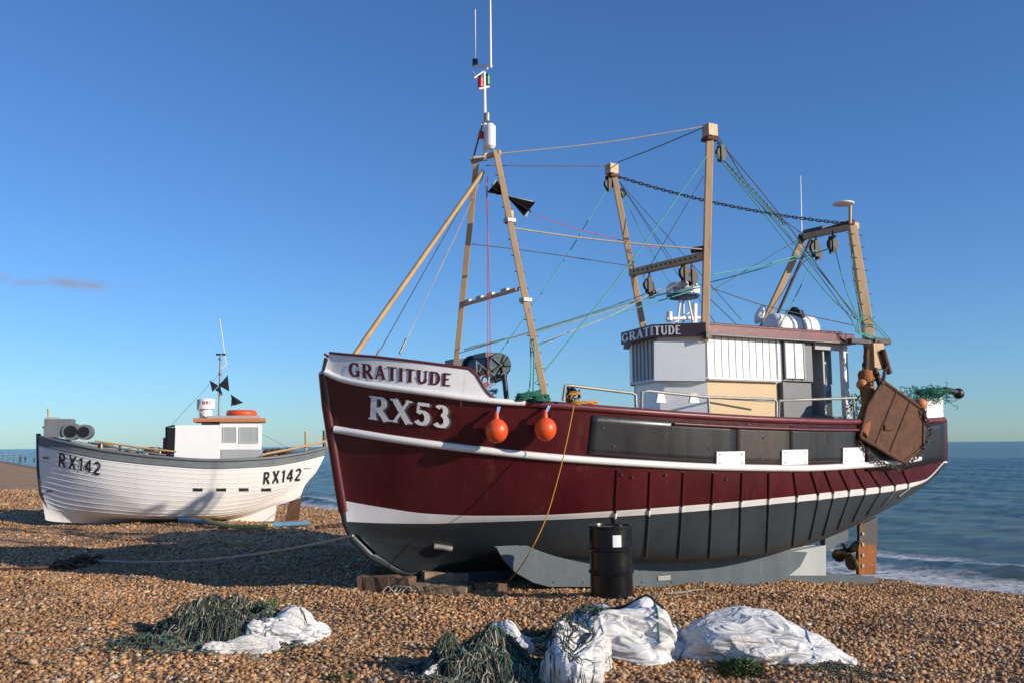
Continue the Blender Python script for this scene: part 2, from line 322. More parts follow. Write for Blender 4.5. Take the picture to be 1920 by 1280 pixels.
Zp=gz(Xp,Yp)+sz_*rng.uniform(.0,.6,n)
co=np.stack([x+Xp[:,None],y+Yp[:,None],z+Zp[:,None]],-1).reshape(-1,3).astype(np.float32)
fa=(iff[None]+(np.arange(n)*12)[:,None,None]).reshape(-1,3).astype(np.int32)
me=bpy.data.meshes.new("shingle_pebbles"); me.vertices.add(len(co)); me.vertices.foreach_set('co',co.reshape(-1))
me.loops.add(fa.size); me.loops.foreach_set('vertex_index',fa.reshape(-1)); me.polygons.add(len(fa)); me.polygons.foreach_set('loop_start',np.arange(0,fa.size,3,dtype=np.int32)); me.polygons.foreach_set('loop_total',np.full(len(fa),3,np.int32))
me.polygons.foreach_set('use_smooth',np.ones(len(fa),bool)); me.update(calc_edges=True)
pal=np.array([(.38,.19,.075),(.48,.27,.115),(.28,.135,.055),(.52,.345,.185),(.14,.075,.042),(.38,.26,.15),(.60,.51,.39),(.11,.07,.05),(.52,.255,.085)])
pc=pal[rng.choice(len(pal),n,p=[.23,.22,.15,.11,.09,.06,.03,.03,.08])]*rng.uniform(.72,1.2,(n,1))
pat=1-.16*(np.sin(Xp*1.9+1.3*np.sin(Yp*.9))*np.sin(Yp*1.3+.8*np.sin(Xp*.7)))
pc=pc*pat[:,None]
ca=me.color_attributes.new("Col",'FLOAT_COLOR','POINT'); cc=np.ones((n,12,4),np.float32); cc[...,:3]=pc[:,None,:]; ca.data.foreach_set('color',cc.reshape(-1))
pm,t,b=newmat("pebble"); at=N(t,'ShaderNodeAttribute',_attribute_name="Col"); t.links.new(at.outputs['Color'],b.inputs['Base Color']); b.inputs['Roughness'].default_value=.65
me.materials.append(pm); po=bpy.data.objects.new("shingle_pebbles",me); scene.collection.objects.link(po)
# ------------------------------------------------------------------ frames
class Frame:
    def __init__(s,O,deg):
        a=math.radians(deg); s.O=Vector((O[0],O[1],0)); s.A=Vector((math.cos(a),math.sin(a),0)); s.P=Vector((math.sin(a),-math.cos(a),0)); s.Z=Vector((0,0,1))
    def W(s,x,y,z): return s.O+s.A*x+s.P*y+s.Z*z
    def L(s,p): d=p-s.O; return (d.dot(s.A),d.dot(s.P),p.z)
    def B(s,u,v,y=0):
        d=ray(u,v); e=E-s.O; t=(y-e.dot(s.P))/d.dot(s.P); return E+d*t
    def solve(s,u,v,bf):
        d=ray(u,v); t=5.0
        def f(t):
            x,y,z=s.L(E+d*t); return y-bf(x)
        while f(t)>0 and t<80: t+=.1
        lo,hi=t-.1,t
        for _ in range(25):
            m=(lo+hi)/2
            if f(m)>0: lo=m
            else: hi=m
        return s.L(E+d*hi)
def hit(bvh,u,v,off=0,st={'d':14}):
    d=ray(u,v).normalized(); loc,nr,i,ds=bvh.ray_cast(E,d)
    if loc is None:
        loc,nr,i,_=bvh.find_nearest(E+d*st['d'])
    else: st['d']=ds
    if nr.dot(d)>0: nr=-nr
    return loc+nr*off, nr
def hull_lines(fr,defs,ns,frac):
    out=[]; tt=np.linspace(0,1,ns)**1.25
    for px,bx,bv in defs:
        us=[p[0] for p in px]; vs=[p[1] for p in px]
        x0=fr.L(fr.B(*px[0],0))[0]
        if frac:
            x1=fr.L(fr.B(*px[-1],0))[0]; bxx=[x0+q*(x1-x0) for q in bx]
        else: bxx=[x0+q for q in bx]
        xs_=np.linspace(bxx[0],bxx[-1],400); bs=pchip(bxx,bv,xs_)
        bf=lambda x,a=xs_,c=bs: float(np.interp(x,a,c))
        uq=np.linspace(us[0],us[-1],110); vq=pchip(us,vs,uq)
        P=np.array([fr.solve(a,c,bf) for a,c in zip(uq,vq)])
        o=np.argsort(P[:,0]); P=P[o]
        if frac: P=np.vstack([[x0,bv[0],P[0,2]],P[1:-1],[x1,bv[-1],P[-1,2]]])
        xq=P[0,0]+tt*(P[-1,0]-P[0,0])
        out.append(np.stack([xq,np.interp(xq,P[:,0],P[:,1]),np.interp(xq,P[:,0],P[:,2])],-1))
    return out
def skin(fr,name,lines,bands,sub,parent,mats,round_=0.0):
    LL=np.array(lines); K,ns,_=LL.shape
    rb=[]; kk=np.arange(K); q=[]
    for k in range(K-1):
        for j in range(sub[k]): q.append(k+j/sub[k]); rb.append(bands[k])
    q.append(K-1.0); q=np.array(q)
    Gd=np.zeros((len(q),ns,3))
    for i in range(ns):
        for c in range(3): Gd[:,i,c]=pchip(kk,LL[:,i,c],q)
    if round_:
        ex=[]
        for a in np.linspace(15,90,6):
            c=Gd[:,-1].copy(); c[:,1]*=math.cos(math.radians(a)); c[:,0]+=round_*math.sin(math.radians(a)); ex.append(c)
        Gd=np.concatenate([Gd,np.stack(ex,1)],1)
    nr,nc=Gd.shape[:2]; p=Part(name,mats,parent)
    for sgn in (1,-1):
        vs=[fr.W(Gd[r,c,0],sgn*Gd[r,c,1],Gd[r,c,2]) for r in range(nr) for c in range(nc)]
        o=len(p.v); p.v+=[tuple(a) for a in vs]
        for r in range(nr-1):
            for c in range(nc-1):
                f=(o+r*nc+c,o+r*nc+c+1,o+(r+1)*nc+c+1,o+(r+1)*nc+c)
                p.f.append(f if sgn<0 else f[::-1]); p.mi.append(rb[r]); p.sm.append(True)
    def strip(a,b):
        for i in range(len(a)-1):
            p.add([a[i],a[i+1],b[i+1],b[i]],[(0,1,2,3)],rb[min(i,len(rb)-1)],True)
    strip([fr.W(*Gd[r,0]) for r in range(nr)],[fr.W(Gd[r,0,0],-Gd[r,0,1],Gd[r,0,2]) for r in range(nr)])
    a=[fr.W(*Gd[-1,c]) for c in range(nc)]; bq=[fr.W(Gd[-1,c,0],-Gd[-1,c,1],Gd[-1,c,2]) for c in range(nc)]
    for i in range(nc-1): p.add([a[i],a[i+1],bq[i+1],bq[i]],[(0,1,2,3)],bands[-1])
    ob=p.finish(); bvh=BVHTree.FromPolygons([Vector(v) for v in p.v],p.f)
    return ob,bvh,Gd
def decking(fr,Gd,depth,name,mats,parent,inset=.06):
    nr,nc=Gd.shape[:2]; p=Part(name,mats,parent); rows=[]
    for c in range(nc):
        col=Gd[:,c]; zt=col[0,2]; pts=[]
        for k in range(6):
            z=zt-.01-(depth-.01)*k/5
            y=float(np.interp(-z,-col[:,2],col[:,1])); x=float(np.interp(-z,-col[:,2],col[:,0]))
            pts.append((x,max(.005,y-inset),z))
        rows.append(pts)
    for c in range(nc-1):
        for sg in (1,-1):
            for k in range(5):
                q=[rows[c][k],rows[c+1][k],rows[c+1][k+1],rows[c][k+1]]
                p.add([fr.W(a[0],sg*a[1],a[2]) for a in q],[(0,1,2,3)],1,True)
        a,b_=rows[c][-1],rows[c+1][-1]
        p.add([fr.W(*a),fr.W(*b_),fr.W(b_[0],-b_[1],b_[2]),fr.W(a[0],-a[1],a[2])],[(0,1,2,3)],0)
    p.finish()
def bil(q,a,b):
    if len(q)==6:
        TL,TM,TR,BR,BM,BL=q; s=(TM[0]-TL[0])/(TR[0]-TL[0])
        if a<=s: return bil([TL,TM,BM,BL],a/s,b)
        return bil([TM,TR,BR,BM],(a-s)/(1-s),b)
    (x0,y0),(x1,y1),(x2,y2),(x3,y3)=q
    tx=x0+(x1-x0)*a; ty=y0+(y1-y0)*a; bx=x3+(x2-x3)*a; by=y3+(y2-y3)*a
    return bx+(tx-bx)*b, by+(ty-by)*b
def patch(part,bvh,top,bot,nu=30,nv=5,off=.012,mi=0):
    vs=[];fs=[]
    def at(pl,t):
        us=[p[0] for p in pl]; u=us[0]+t*(us[-1]-us[0]); return u,float(np.interp(u,us,[p[1] for p in pl]))
    for i in range(nu+1):
        a=at(top,i/nu); c=at(bot,i/nu)
        for j in range(nv+1):
            k=j/nv; vs.append(hit(bvh,a[0]+(c[0]-a[0])*k,a[1]+(c[1]-a[1])*k,off)[0])
    for i in range(nu):
        for j in range(nv): a=i*(nv+1)+j; fs.append((a,a+1,a+nv+2,a+nv+1))
    part.add(vs,fs,mi,True)
# ------------------------------------------------------------------ lettering
def ln(x0,y0,x1,y1,w):
    dx,dy=x1-x0,y1-y0; l=math.hypot(dx,dy); nx,ny=-dy/l*w/2,dx/l*w/2; o=[]
    for i in range(3):
        a,b=i/3,(i+1)/3; o.append([(x0+dx*a+nx,y0+dy*a+ny),(x0+dx*a-nx,y0+dy*a-ny),(x0+dx*b-nx,y0+dy*b-ny),(x0+dx*b+nx,y0+dy*b+ny)])
    return o
def ac(cx,cy,rx,ry,a0,a1,w,wt=None):
    wt=w if wt is None else wt; o=[]; n=12
    def pt(a,s):
        a=math.radians(a); ww=wt+(w-wt)*abs(math.cos(a)); return (cx+(rx+s*ww/2)*math.cos(a),cy+(ry+s*ww/2)*math.sin(a))
    for i in range(n):
        a,b=a0+(a1-a0)*i/n,a0+(a1-a0)*(i+1)/n; o.append([pt(a,1),pt(a,-1),pt(b,-1),pt(b,1)])
    return o
def glyph(ch,serif):
    T=.25 if serif else .175; t=.105 if serif else .165; h=t/2; g=[]
    def se(x,y,w=.38):
        if serif: g.extend(ln(x-w/2,y,x+w/2,y,.075))
    if ch=='I': g+=ln(.22,0,.22,1,T); se(.22,.04);se(.22,.96); w=.44
    elif ch=='G': g+=ac(.45,.5,.34,.44,45,315,T,t); g+=ln(.72,.05,.72,.42,T*.8); se(.7,.42,.36); g+=ln(.7,.72,.7,.98,t); w=.92
    elif ch=='C': g+=ac(.45,.5,.34,.44,45,315,T,t); w=.85
    elif ch=='O': g+=ac(.45,.5,.34,.44,0,360,T,t); w=.9
    elif ch=='R': g+=ln(.22,0,.22,1,T)+ln(.22,1-h,.46,1-h,t)+ln(.22,.5,.46,.5,t)+ac(.46,.75-h/2,.2,.25-h/2,-90,90,T,t)+ln(.42,.5,.78,.0,T); se(.22,.04);se(.14,.96,.25);se(.82,.04,.26); w=.92
    elif ch=='A': g+=ln(.14,0,.44,1,t*1.1)+ln(.44,1,.76,0,T)+ln(.24,.33,.66,.33,t*.9); se(.14,.04,.3);se(.76,.04,.34); w=.9
    elif ch=='T': g+=ln(.42,0,.42,1,T)+ln(.04,1-h,.80,1-h,t); se(.42,.04)
    elif ch=='U': g+=ln(.2,.35,.2,1,T)+ln(.74,.35,.74,1,t*1.2 if serif else T)+ac(.47,.36,.27,.31,180,360,T*.9,t*1.3); se(.2,.96);se(.74,.96,.3); w=.94
    elif ch=='D': g+=ln(.2,0,.2,1,T)+ln(.2,1-h,.42,1-h,t)+ln(.2,h,.42,h,t)+ac(.42,.5,.32,.45,-90,90,T,t); se(.12,.96,.25);se(.12,.04,.25); w=.9
    elif ch=='E': g+=ln(.2,0,.2,1,T)+ln(.2,1-h,.7,1-h,t)+ln(.2,h,.72,h,t)+ln(.2,.52,.58,.52,t); w=.82
    elif ch=='N': g+=ln(.15,0,.15,1,T*.8)+ln(.75,0,.75,1,T*.8)+ln(.15,1,.75,0,T); w=.92
    elif ch=='M': g+=ln(.12,0,.12,1,T*.8)+ln(.88,0,.88,1,T*.8)+ln(.12,1,.5,.2,T)+ln(.5,.2,.88,1,T); w=1.02
    elif ch=='X': g+=ln(.14,1,.76,0,T)+ln(.74,1,.16,0,t*1.2 if serif else T); se(.14,.96,.34);se(.76,.04,.34);se(.74,.96,.28);se(.16,.04,.28); w=.92
    elif ch=='5': g+=ln(.18,.92,.66,.92,.15)+ln(.2,.52,.2,.95,t*1.1)+ac(.36,.33,.24,.27,135,-150,T,t*1.1); w=.78
    elif ch=='3': g+=ac(.36,.74,.19,.2,150,-90,T*.9,t*1.1)+ac(.36,.3,.24,.25,90,-150,T,t*1.1); w=.76
    elif ch=='1': g+=ln(.3,0,.3,1,T)+ln(.1,.8,.3,.95,t); w=.5
    elif ch=='4': g+=ln(.52,0,.52,1,T)+ln(.5,.95,.08,.32,t)+ln(.08,.28,.72,.28,t); w=.78
    elif ch=='2': g+=ac(.36,.7,.24,.23,160,-35,T,t)+ln(.55,.55,.12,.08,T)+ln(.1,.07,.66,.07,t); w=.74
    else: w=.5
    if ch=='T': w=.84
    return g,w
def text(part,bvh,s,quad,serif,off,mi=0,gap=.08,shift=(0,0)):
    gl=[glyph(c,serif) for c in s]; tot=sum(w for _,w in gl)+gap*(len(s)-1); x=0; k=0
    for g,w in gl:
        for pl in g:
            k+=1; vs=[]
            for (a,b) in pl:
                u,v=bil(quad,min(1.05,max(-.05,(x+a)/tot)),b); vs.append(hit(bvh,u+shift[0],v+shift[1],off+.0004*(k%14))[0])
            part.add(vs,[(0,1,2,3)],mi)
        x+=w+gap
# ================================================================== GRATITUDE
boat=empty("fishing_boat"); fr=Frame((-2.57,12.4),28); B=fr.B; W=fr.W
bS=([0,.5,1,2,3,4,6,8,9.5,11.2],[.06,.66,1.1,1.62,1.9,2.05,2.1,1.97,1.74,1.42])
bR=([0,.5,1,2,3,4,6,8,9.5,11.2],[.06,.58,.98,1.5,1.8,1.96,2.03,1.9,1.67,1.38])
bW1=([0,.5,1,2,3,4,6,8,9.5,11.2],[.05,.42,.75,1.27,1.62,1.82,1.92,1.8,1.58,1.33])
bW2=([0,.5,1,2,3,4,6,8,9.5,11.2],[.05,.38,.69,1.2,1.55,1.76,1.87,1.75,1.53,1.3])
bC=([0,1,2,3,4,6,8,9.5,11.2],[.05,.36,.76,1.12,1.36,1.5,1.4,1.3,1.22])
pS=[(608,697),(640,711),(780,733),(935,752),(1030,758),(1160,768),(1300,778),(1450,786),(1600,790),(1700,790),(1770,786)]
pR=[(626,804),(750,824),(900,843),(1050,858),(1200,868),(1350,875),(1500,877),(1620,871),(1700,862),(1771,846)]
pW1=[(645,938),(720,951),(800,962),(900,966),(1000,965),(1150,957),(1300,946),(1450,933),(1600,917),(1690,907),(1735,898),(1770,864)]
pW2=[(649,977),(720,980),(800,981),(870,979),(1000,975),(1150,968),(1300,958),(1450,944),(1600,929),(1690,917),(1735,902),(1770,867)]
pC=[(660,1003),(760,1020),(860,1030),(1000,1038),(1150,1045),(1300,1050),(1400,1044),(1490,1027),(1560,1004),(1640,966),(1700,930),(1740,903),(1770,871)]
lines=hull_lines(fr,[(pS,*bS),(pR,*bR),(pW1,*bW1),(pW2,*bW2),(pC,*bC)],90,False)
xC=lines[-1][:,0]
gx=[.42,.8,1.3,3,7,8.6,9.6,10.4,11.3]; gzv=[.86,.5,.25,.18,.2,.5,.95,1.3,1.55]
xg=xC[0]+.06+(xC[-1]-xC[0]-.06)*(np.linspace(0,1,90)**1.25)
lines.append(np.stack([xg,np.full(90,.09),pchip(gx,gzv,xg)],-1))
hull,hb,Gd=skin(fr,"hull",lines,[0,0,1,2,3],[5,5,2,6,5],boat,[maroon,white,hullgrey,hulldark],.6)
Sl=lines[0]; Rl=lines[1]
p=Part("stem",maroon,boat); p.tube([B(607,700,0),B(613,760,0),B(624,830,0),B(635,900,0),B(645,958,0)],.075,0,8)
p.finish()
p=Part("forefoot",hullgrey,boat); p.tube([B(645,958,0),B(650,980,0),B(662,1008,0),B(695,1041,0),B(745,1067,0),B(830,1085,0)],.06,0,8); p.finish()
p=Part("rub_rail",[white,maroon2],boat)
for sg in (1,-1):
    p.tube([W(x,sg*(y+.02),z) for x,y,z in Rl if x<10.0 and x>.12],.05,0,8)
    p.tube([W(x,sg*(y+.0),z+.0) for x,y,z in Sl if x>2.15],.05,1,8)
    p.tube([W(x,sg*(y+.03),z) for x,y,z in Sl if x<2.2],.04,0,8)
p.tube([W(x,y+.03,z-.13) for x,y,z in Sl if 4.2<x<9.2],.02,1,6)
p.finish()
decking(fr,Gd,.6,"deck",[midgrey,white],boat)
# whaleback
xs_=np.linspace(0,13,400); bfn=pchip([q for q in bS[0]],[q+.02 for q in bS[1]],xs_); bfun=lambda x: float(np.interp(x,xs_,bfn))
tu=[618,660,700,780,850,880,895,905,918,935]; tv=[661,665,668,677,686,690,703,722,740,750]
n=46; bots=[];tops=[]
for i in range(n+1):
    a=i/n; ub=608+(935-608)*a; ut=618+(935-618)*a
    bots.append(fr.solve(ub,float(pchip([q[0] for q in pS],[q[1] for q in pS],ub)),bfun)); tops.append(fr.solve(ut,float(np.interp(ut,tu,tv)),bfun))
wb=Part("whaleback",[white,maroon2],boat)
for sg in (1,-1):
    vs=[]
    for i in range(n+1):
        for k in range(4):
            a,c=bots[i],tops[i]; vs.append(W(*[(a[j]+(c[j]-a[j])*k/3)*(sg if j==1 else 1) for j in range(3)]))
    wb.add(vs,[(i*4+k,(i+1)*4+k,(i+1)*4+k+1,i*4+k+1) for i in range(n) for k in range(3)],0,True)
wbv=BVHTree.FromPolygons([Vector(v) for v in wb.v],wb.f)
for sg in (1,-1): wb.tube([W(q[0],sg*q[1],q[2]) for q in tops],.02,1,6)
kf=[i for i in range(n+1) if tops[i][0]<fr.L(fr.B(880,690,1.6))[0]]
for i in kf[:-1]:
    a,b_=tops[i],tops[i+1]; wb.add([W(a[0],a[1]-.01,a[2]-.03),W(b_[0],b_[1]-.01,b_[2]-.03),W(b_[0],-b_[1]+.01,b_[2]-.03),W(a[0],-a[1]+.01,a[2]-.03)],[(0,1,2,3)],1)
q=tops[kf[-1]]; wb.add([W(q[0],q[1]-.02,q[2]-.03),W(q[0],-q[1]+.02,q[2]-.03),W(q[0],-q[1]+.02,q[2]-.5),W(q[0],q[1]-.02,q[2]-.5)],[(0,1,2,3)],0)
wb.finish()
p=Part("boat_name",[lettm],boat); text(p,wbv,"GRATITUDE",[(654,678),(849,700),(847,724),(655,705)],True,.008,0,.06); p.finish()
p=Part("registration",[lettw,letts],boat); qd=[(693,740),(846,760),(844,802),(691,784)]
text(p,hb,"RX53",qd,True,.010,1,.02,(4,2)); text(p,hb,"RX53",qd,True,.02,0,.02); p.finish()
# plates
p=Part("side_plating",[plate,rustplate,whiteB,black],boat)
patch(p,hb,[(1110,778),(1250,787),(1378,795)],[(1102,850),(1240,861),(1378,868)],22,6,.012,0)
patch(p,hb,[(1379,795),(1478,798)],[(1379,868),(1478,869)],10,6,.012,1)
patch(p,hb,[(1479,798),(1606,801)],[(1479,869),(1606,865)],12,6,.012,0)
patch(p,hb,[(1625,803),(1700,800),(1768,790)],[(1622,882),(1700,878),(1768,862)],16,6,.016,3)
p.finish(solid=.012)
p=Part("scupper_boxes",[whiteB,darksteel],boat)
for (a,c,d,e_) in [(1341,846,1392,870),(1463,843,1510,869),(1577,839,1616,867)]:
    pts=[hit(hb,*q,.045)[0] for q in [(a,c),(d,c-1),(d,e_-1),(a,e_)]]
    p.prism(pts,-fr.P*.05,0)
    for q in [(a+5,c+4),(d-5,c+4),(a+5,e_-4),(d-5,e_-4)]:
        h_=hit(hb,*q,.05)[0]; p.ball(h_,.009,1,8,6)
p.finish(bevel=.006)
p=Part("hull_rubbing_strips",[maroon,hullgrey,white],boat)
ribs=[(1157,880,1153,960,1149,1032),(1219,883,1216,955,1211,1043),(1281,884,1278,948,1272,1045),(1337,885,1334,944,1330,1044),(1391,885,1389,939,1386,1039),(1441,885,1441,934,1437,1033),(1487,884,1494,930,1486,1022),(1520,883,1534,926,1518,1010),(1546,882,1562,923,1543,1002),(1574,881,1592,919,1570,990),(1602,880,1622,916,1598,976),(1630,882,1650,912,1624,965),(1660,884,1678,909,1652,948),(1692,882,1703,905,1684,930)]
for a,b_,c,d,e_,f_ in ribs:
    up=[hit(hb,a+(c-a)*k,b_+(d-b_)*k,.008)[0] for k in np.linspace(0,1,6)]
    lo=[hit(hb,c+(e_-c)*k,d+10+(f_-d-10)*k,.008)[0] for k in np.linspace(0,1,7)]
    p.tube(up,.02,0,6); p.tube([up[-1],lo[0]],.02,2,6); p.tube(lo,.02,1,6)
p.finish()
p=Part("hull_fittings",[steel,darksteel,black],boat)
p.tube([hit(hb,814,1021,.02)[0],hit(hb,830,1023,.02)[0],hit(hb,848,1026,.02)[0]],.04,0,8)
p.tube([hit(hb,822,1022,.045)[0],hit(hb,840,1025,.045)[0]],.02,1,8)
for (u,v) in [(1165,888),(1361,897),(1185,893),(1247,889),(1130,800),(1150,835),(1260,800),(1330,840),(1430,820),(1550,820),(1700,830),(1740,825)]:
    h_,nr=hit(hb,u,v,.018); p.tube([h_,h_+nr*.01],.018,1,8)
for u in range(1112,1600,24):
    for vv_ in (0,1):
        v=(783+(u-1110)*.042) if vv_==0 else (848+(u-1110)*.03); h_,nr=hit(hb,u,v,.018); p.ball(h_,.010,1,6,4)
p.finish()
# keels
p=Part("bilge_keel",[keelgrey,steel],boat)
poly=[(932,1025),(945,1048),(968,1072),(1000,1090),(1030,1098),(1430,1099),(1470,1085),(1500,1060),(1513,1035),(1400,1030),(1200,1028),(1050,1020)]
for y in (.98,-.93):
    pp=[fr.L(B(u,v,.98)) for u,v in poly]; p.prism([W(a,y,c) for a,_,c in pp],-fr.P*.05,0)
a=B(1245,1083,.985); p.box(a,fr.A*.12,fr.P*.01,fr.Z*.035,1)
for u in range(1040,1420,55): p.tube([B(u,1090,1.0),B(u,1090,.95)],.012,1,8)
p.finish(bevel=.008)
p=Part("keel",[keelgrey,palegrey,hulldark],boat)
kp=[(700,1040),(760,1068),(870,1090),(960,1100),(1300,1106),(1480,1104),(1640,1098),(1640,1083),(1610,1078),(1480,1078),(1480,1030),(1300,1040),(1000,1030),(760,1030)]
p.prism([B(u,v,.07) for u,v in kp],-fr.P*.14,0)
p.prism([B(u,v,.09) for u,v in [(1478,1035),(1548,1022),(1548,1077),(1478,1077)]],-fr.P*.18,1)
p.prism([B(u,v,.06) for u,v in [(1548,1000),(1590,985),(1590,1012),(1572,1018),(1556,1030),(1548,1030)]],-fr.P*.12,0)
p.finish(bevel=.01)
p=Part("rudder",[darksteel,rustor,steel],boat)
p.prism([B(u,v,.03) for u,v in [(1612,985),(1645,968),(1645,1022),(1612,1022)]],-fr.P*.06,0)
p.prism([B(u,v,.035) for u,v in [(1610,1021),(1643,1021),(1642,1076),(1611,1076)]],-fr.P*.07,1)
p.tube([B(1613,960,0),B(1612,1080,0)],.035,1,8)
for v in (1000,1020,1040,1060): p.box(B(1618,v,.05),fr.A*.03,fr.P*.01,fr.Z*.03,2)
p.finish(bevel=.006)
p=Part("propeller",[bronze],boat)
pc0=B(1587,1033,0); p.tube([pc0-fr.A*.28,pc0+fr.A*.05,pc0+fr.A*.12],[.045,.06,.02],0,12)
for k in range(4):
    an=k*math.pi/2+.5; rd=fr.P*math.cos(an)+fr.Z*math.sin(an); tg=-fr.P*math.sin(an)+fr.Z*math.cos(an)
    ch=(tg*.8+fr.A*.5).normalized(); vs=[]
    for i,(r_,w_) in enumerate([(.04,.05),(.12,.12),(.22,.17),(.3,.14),(.35,.05)]): vs+= [pc0+rd*r_-ch*w_*.7,pc0+rd*r_+fr.A*.02,pc0+rd*r_+ch*w_*.7]
    fs=[]
    for i in range(4):
        for j in range(2): fs.append((i*3+j,i*3+j+1,i*3+j+4,i*3+j+3))
    p.add(vs,fs,0,True)
p.finish(solid=.018)
# ---------------- wheelhouse
ZT=3.70
p=Part("wheelhouse",[whiteB,buffhouse,midgrey,glassd,palegrey,maroon2,white],boat)
def wall(pl,z0,z1,mis):
    for i in range(len(pl)-1):
        (x,y),(x2,y2)=pl[i],pl[i+1]; p.add([W(x,y,z0),W(x2,y2,z0),W(x2,y2,z1),W(x,y,z1)],[(0,1,2,3)],mis[i])
FX,FY=5.25,.55; GX,GY=5.42,-.4
wall([(8.1,1.05),(7.34,1.05),(5.83,1.05),(FX,FY),(GX,GY),(5.83,-1.05),(8.93,-1.05),(8.93,.7),(8.1,.7),(8.1,1.05)],3.02,ZT,[2,0,0,4,0,0,0,3,2])
wall([(8.1,1.0),(7.34,1.0),(5.86,1.0),(FX+.04,FY-.03),(GX+.05,GY+.03),(5.88,-1.0),(8.9,-1.0),(8.9,.7),(8.1,.7),(8.1,1.0)],1.6,3.0,[2,1,0,0,1,1,1,3,2])
for (a,c) in [((7.34,1.07),(5.82,1.07)),((5.82,1.07),(FX-.02,FY)),((FX-.02,FY),(GX-.02,GY))]:
    p.tube([W(*a,3.01),W(*c,3.01)],.025,6,4)
p.box(W(8.88,1.02,2.82),fr.A*.05,fr.P*.05,fr.Z*.86,6)
p.box(W(8.5,1.0,2.1),fr.A*.4,fr.P*.03,fr.Z*.35,2)
p.box(W(8.5,1.03,3.63),fr.A*.33,fr.P*.03,fr.Z*.06,4)
p.box(W(8.42,.8,2.9),fr.A*.02,fr.P*.2,fr.Z*.75,4)
p.box(W(8.62,.78,3.1),fr.A*.16,fr.P*.02,fr.Z*.42,2); p.box(W(8.62,.81,3.15),fr.A*.08,fr.P*.012,fr.Z*.25,4)
for x in np.arange(5.98,7.3,.145): p.box(W(x,1.053,3.36),fr.A*.007,fr.P*.006,fr.Z*.33,4)
for x in (5.85,7.33): p.box(W(x,1.056,3.36),fr.A*.03,fr.P*.01,fr.Z*.335,6)
p.box(W(7.66,1.075,3.36),fr.A*.19,fr.P*.015,fr.Z*.3,0)
for x in (7.45,7.87,7.66): p.box(W(x,1.085,3.36),fr.A*.014,fr.P*.018,fr.Z*.31,4)
p.box(W(7.4,1.04,2.5),fr.A*.03,fr.P*.05,fr.Z*.5,2)
bt=[B(1227,641,.66),B(1322,643,1.14),B(1322,713,1.14),B(1227,712,.66)]
bn=(bt[1]-bt[0]).cross(Vector((0,0,1))).normalized(); bn=bn if bn.dot(E-bt[0])<0 else -bn
p.prism(bt,bn*.025,0)
for k in range(7):
    q=W(FX+(GX-FX)*(k+.5)/7-.012,FY+(GY-FY)*(k+.5)/7,3.04); p.tube([q,q+fr.Z*.63],.009,2,4)
for (u,v,y) in [(1237,745,.63),(1299,745,1.04)]:
    c=B(u,v,y); p.prism([c+fr.A*.09-fr.Z*.07,c-fr.A*.09-fr.Z*.07,c-fr.A*.05+fr.Z*.06,c+fr.A*.05+fr.Z*.06],fr.P*.04,0)
p.finish(bevel=.004)
rf=Part("wheelhouse_roof",[maroon2,maroon,palegrey],boat)
rp=[(9.02,1.15),(5.76,1.15),(FX-.1,FY+.06),(GX-.1,GY-.04),(5.76,-1.12),(9.02,-1.12)]
rf.prism([W(x,y,3.68) for x,y in rp],fr.Z*.17,0)
rf.prism([W(x,y,3.855) for x,y in [(8.9,1.0),(5.9,1.0),(FX+.08,FY-.05),(GX+.08,GY+.05),(5.9,-1.0),(8.9,-1.0)]],fr.Z*.05,0)
rf.tube([W(9.02,1.17,3.69),W(5.78,1.17,3.69)],.018,2,6)
rf.finish(bevel=.012)
sb=Part("name_board",[signm],boat)
x1_,x2_,x3_=(GX-.17,GY-.06),(FX-.17,FY+.08),(5.70,1.19); z0_,z1_=3.67,3.87
sb.prism([W(*x1_,z0_),W(*x2_,z0_),W(*x2_,z1_),W(*x1_,z1_)],fr.A*.03)
sb.prism([W(*x2_,z0_),W(*x3_,z0_),W(*x3_,z1_),W(*x2_,z1_)],fr.A*.025-fr.P*.02)
sb.finish(); sbv=BVHTree.FromPolygons([Vector(v) for v in sb.v],sb.f)
p=Part("name_board_letters",[lettw],boat)
def lerp2(a,b_,k): return (a[0]+(b_[0]-a[0])*k,a[1]+(b_[1]-a[1])*k)
zt_,zb_=z1_-.03,z0_+.03; xe=lerp2(x2_,x3_,.55); xs0=lerp2(x1_,x2_,.04)
text(p,sbv,"GRATITUDE",[proj(W(*xs0,zt_)),proj(W(*x2_,zt_)),proj(W(*xe,zt_)),proj(W(*xe,zb_)),proj(W(*x2_,zb_)),proj(W(*xs0,zb_))],True,.006,0,.06); p.finish()
# roof gear
p=Part("radar_scanner",[white,bluep,steel,lettd],boat)
def disc(part,c,prof,mi=0,n=28,ax=Vector((0,0,1)),sharp=False):
    a=ax.orthogonal().normalized(); b_=ax.cross(a)
    def ring(r_,h_): return [c+ax*h_+(a*math.cos(2*math.pi*j/n)+b_*math.sin(2*math.pi*j/n))*r_ for j in range(n)]
    if sharp:
        for i in range(len(prof)-1):
            vs=ring(*prof[i])+ring(*prof[i+1]); part.add(vs,[(j,(j+1)%n,n+(j+1)%n,n+j) for j in range(n)],mi,True)
        return
    vs=[];fs=[]
    for q in prof: vs+=ring(*q)
    for i in range(len(prof)-1):
        for j in range(n): fs.append((i*n+j,i*n+(j+1)%n,(i+1)*n+(j+1)%n,(i+1)*n+j))
    part.add(vs,fs,mi,True)
c=B(1281,560,.1)
disc(p,c,[(.0,-.03),(.12,-.02),(.24,.0),(.28,.03)],1); disc(p,c,[(.28,.03),(.285,.06)],1); disc(p,c,[(.285,.06),(.285,.15),(.28,.2),(.22,.26),(.1,.28),(0,.285)],0)
rdv=BVHTree.FromPolygons([Vector(v) for v in p.v],p.f)
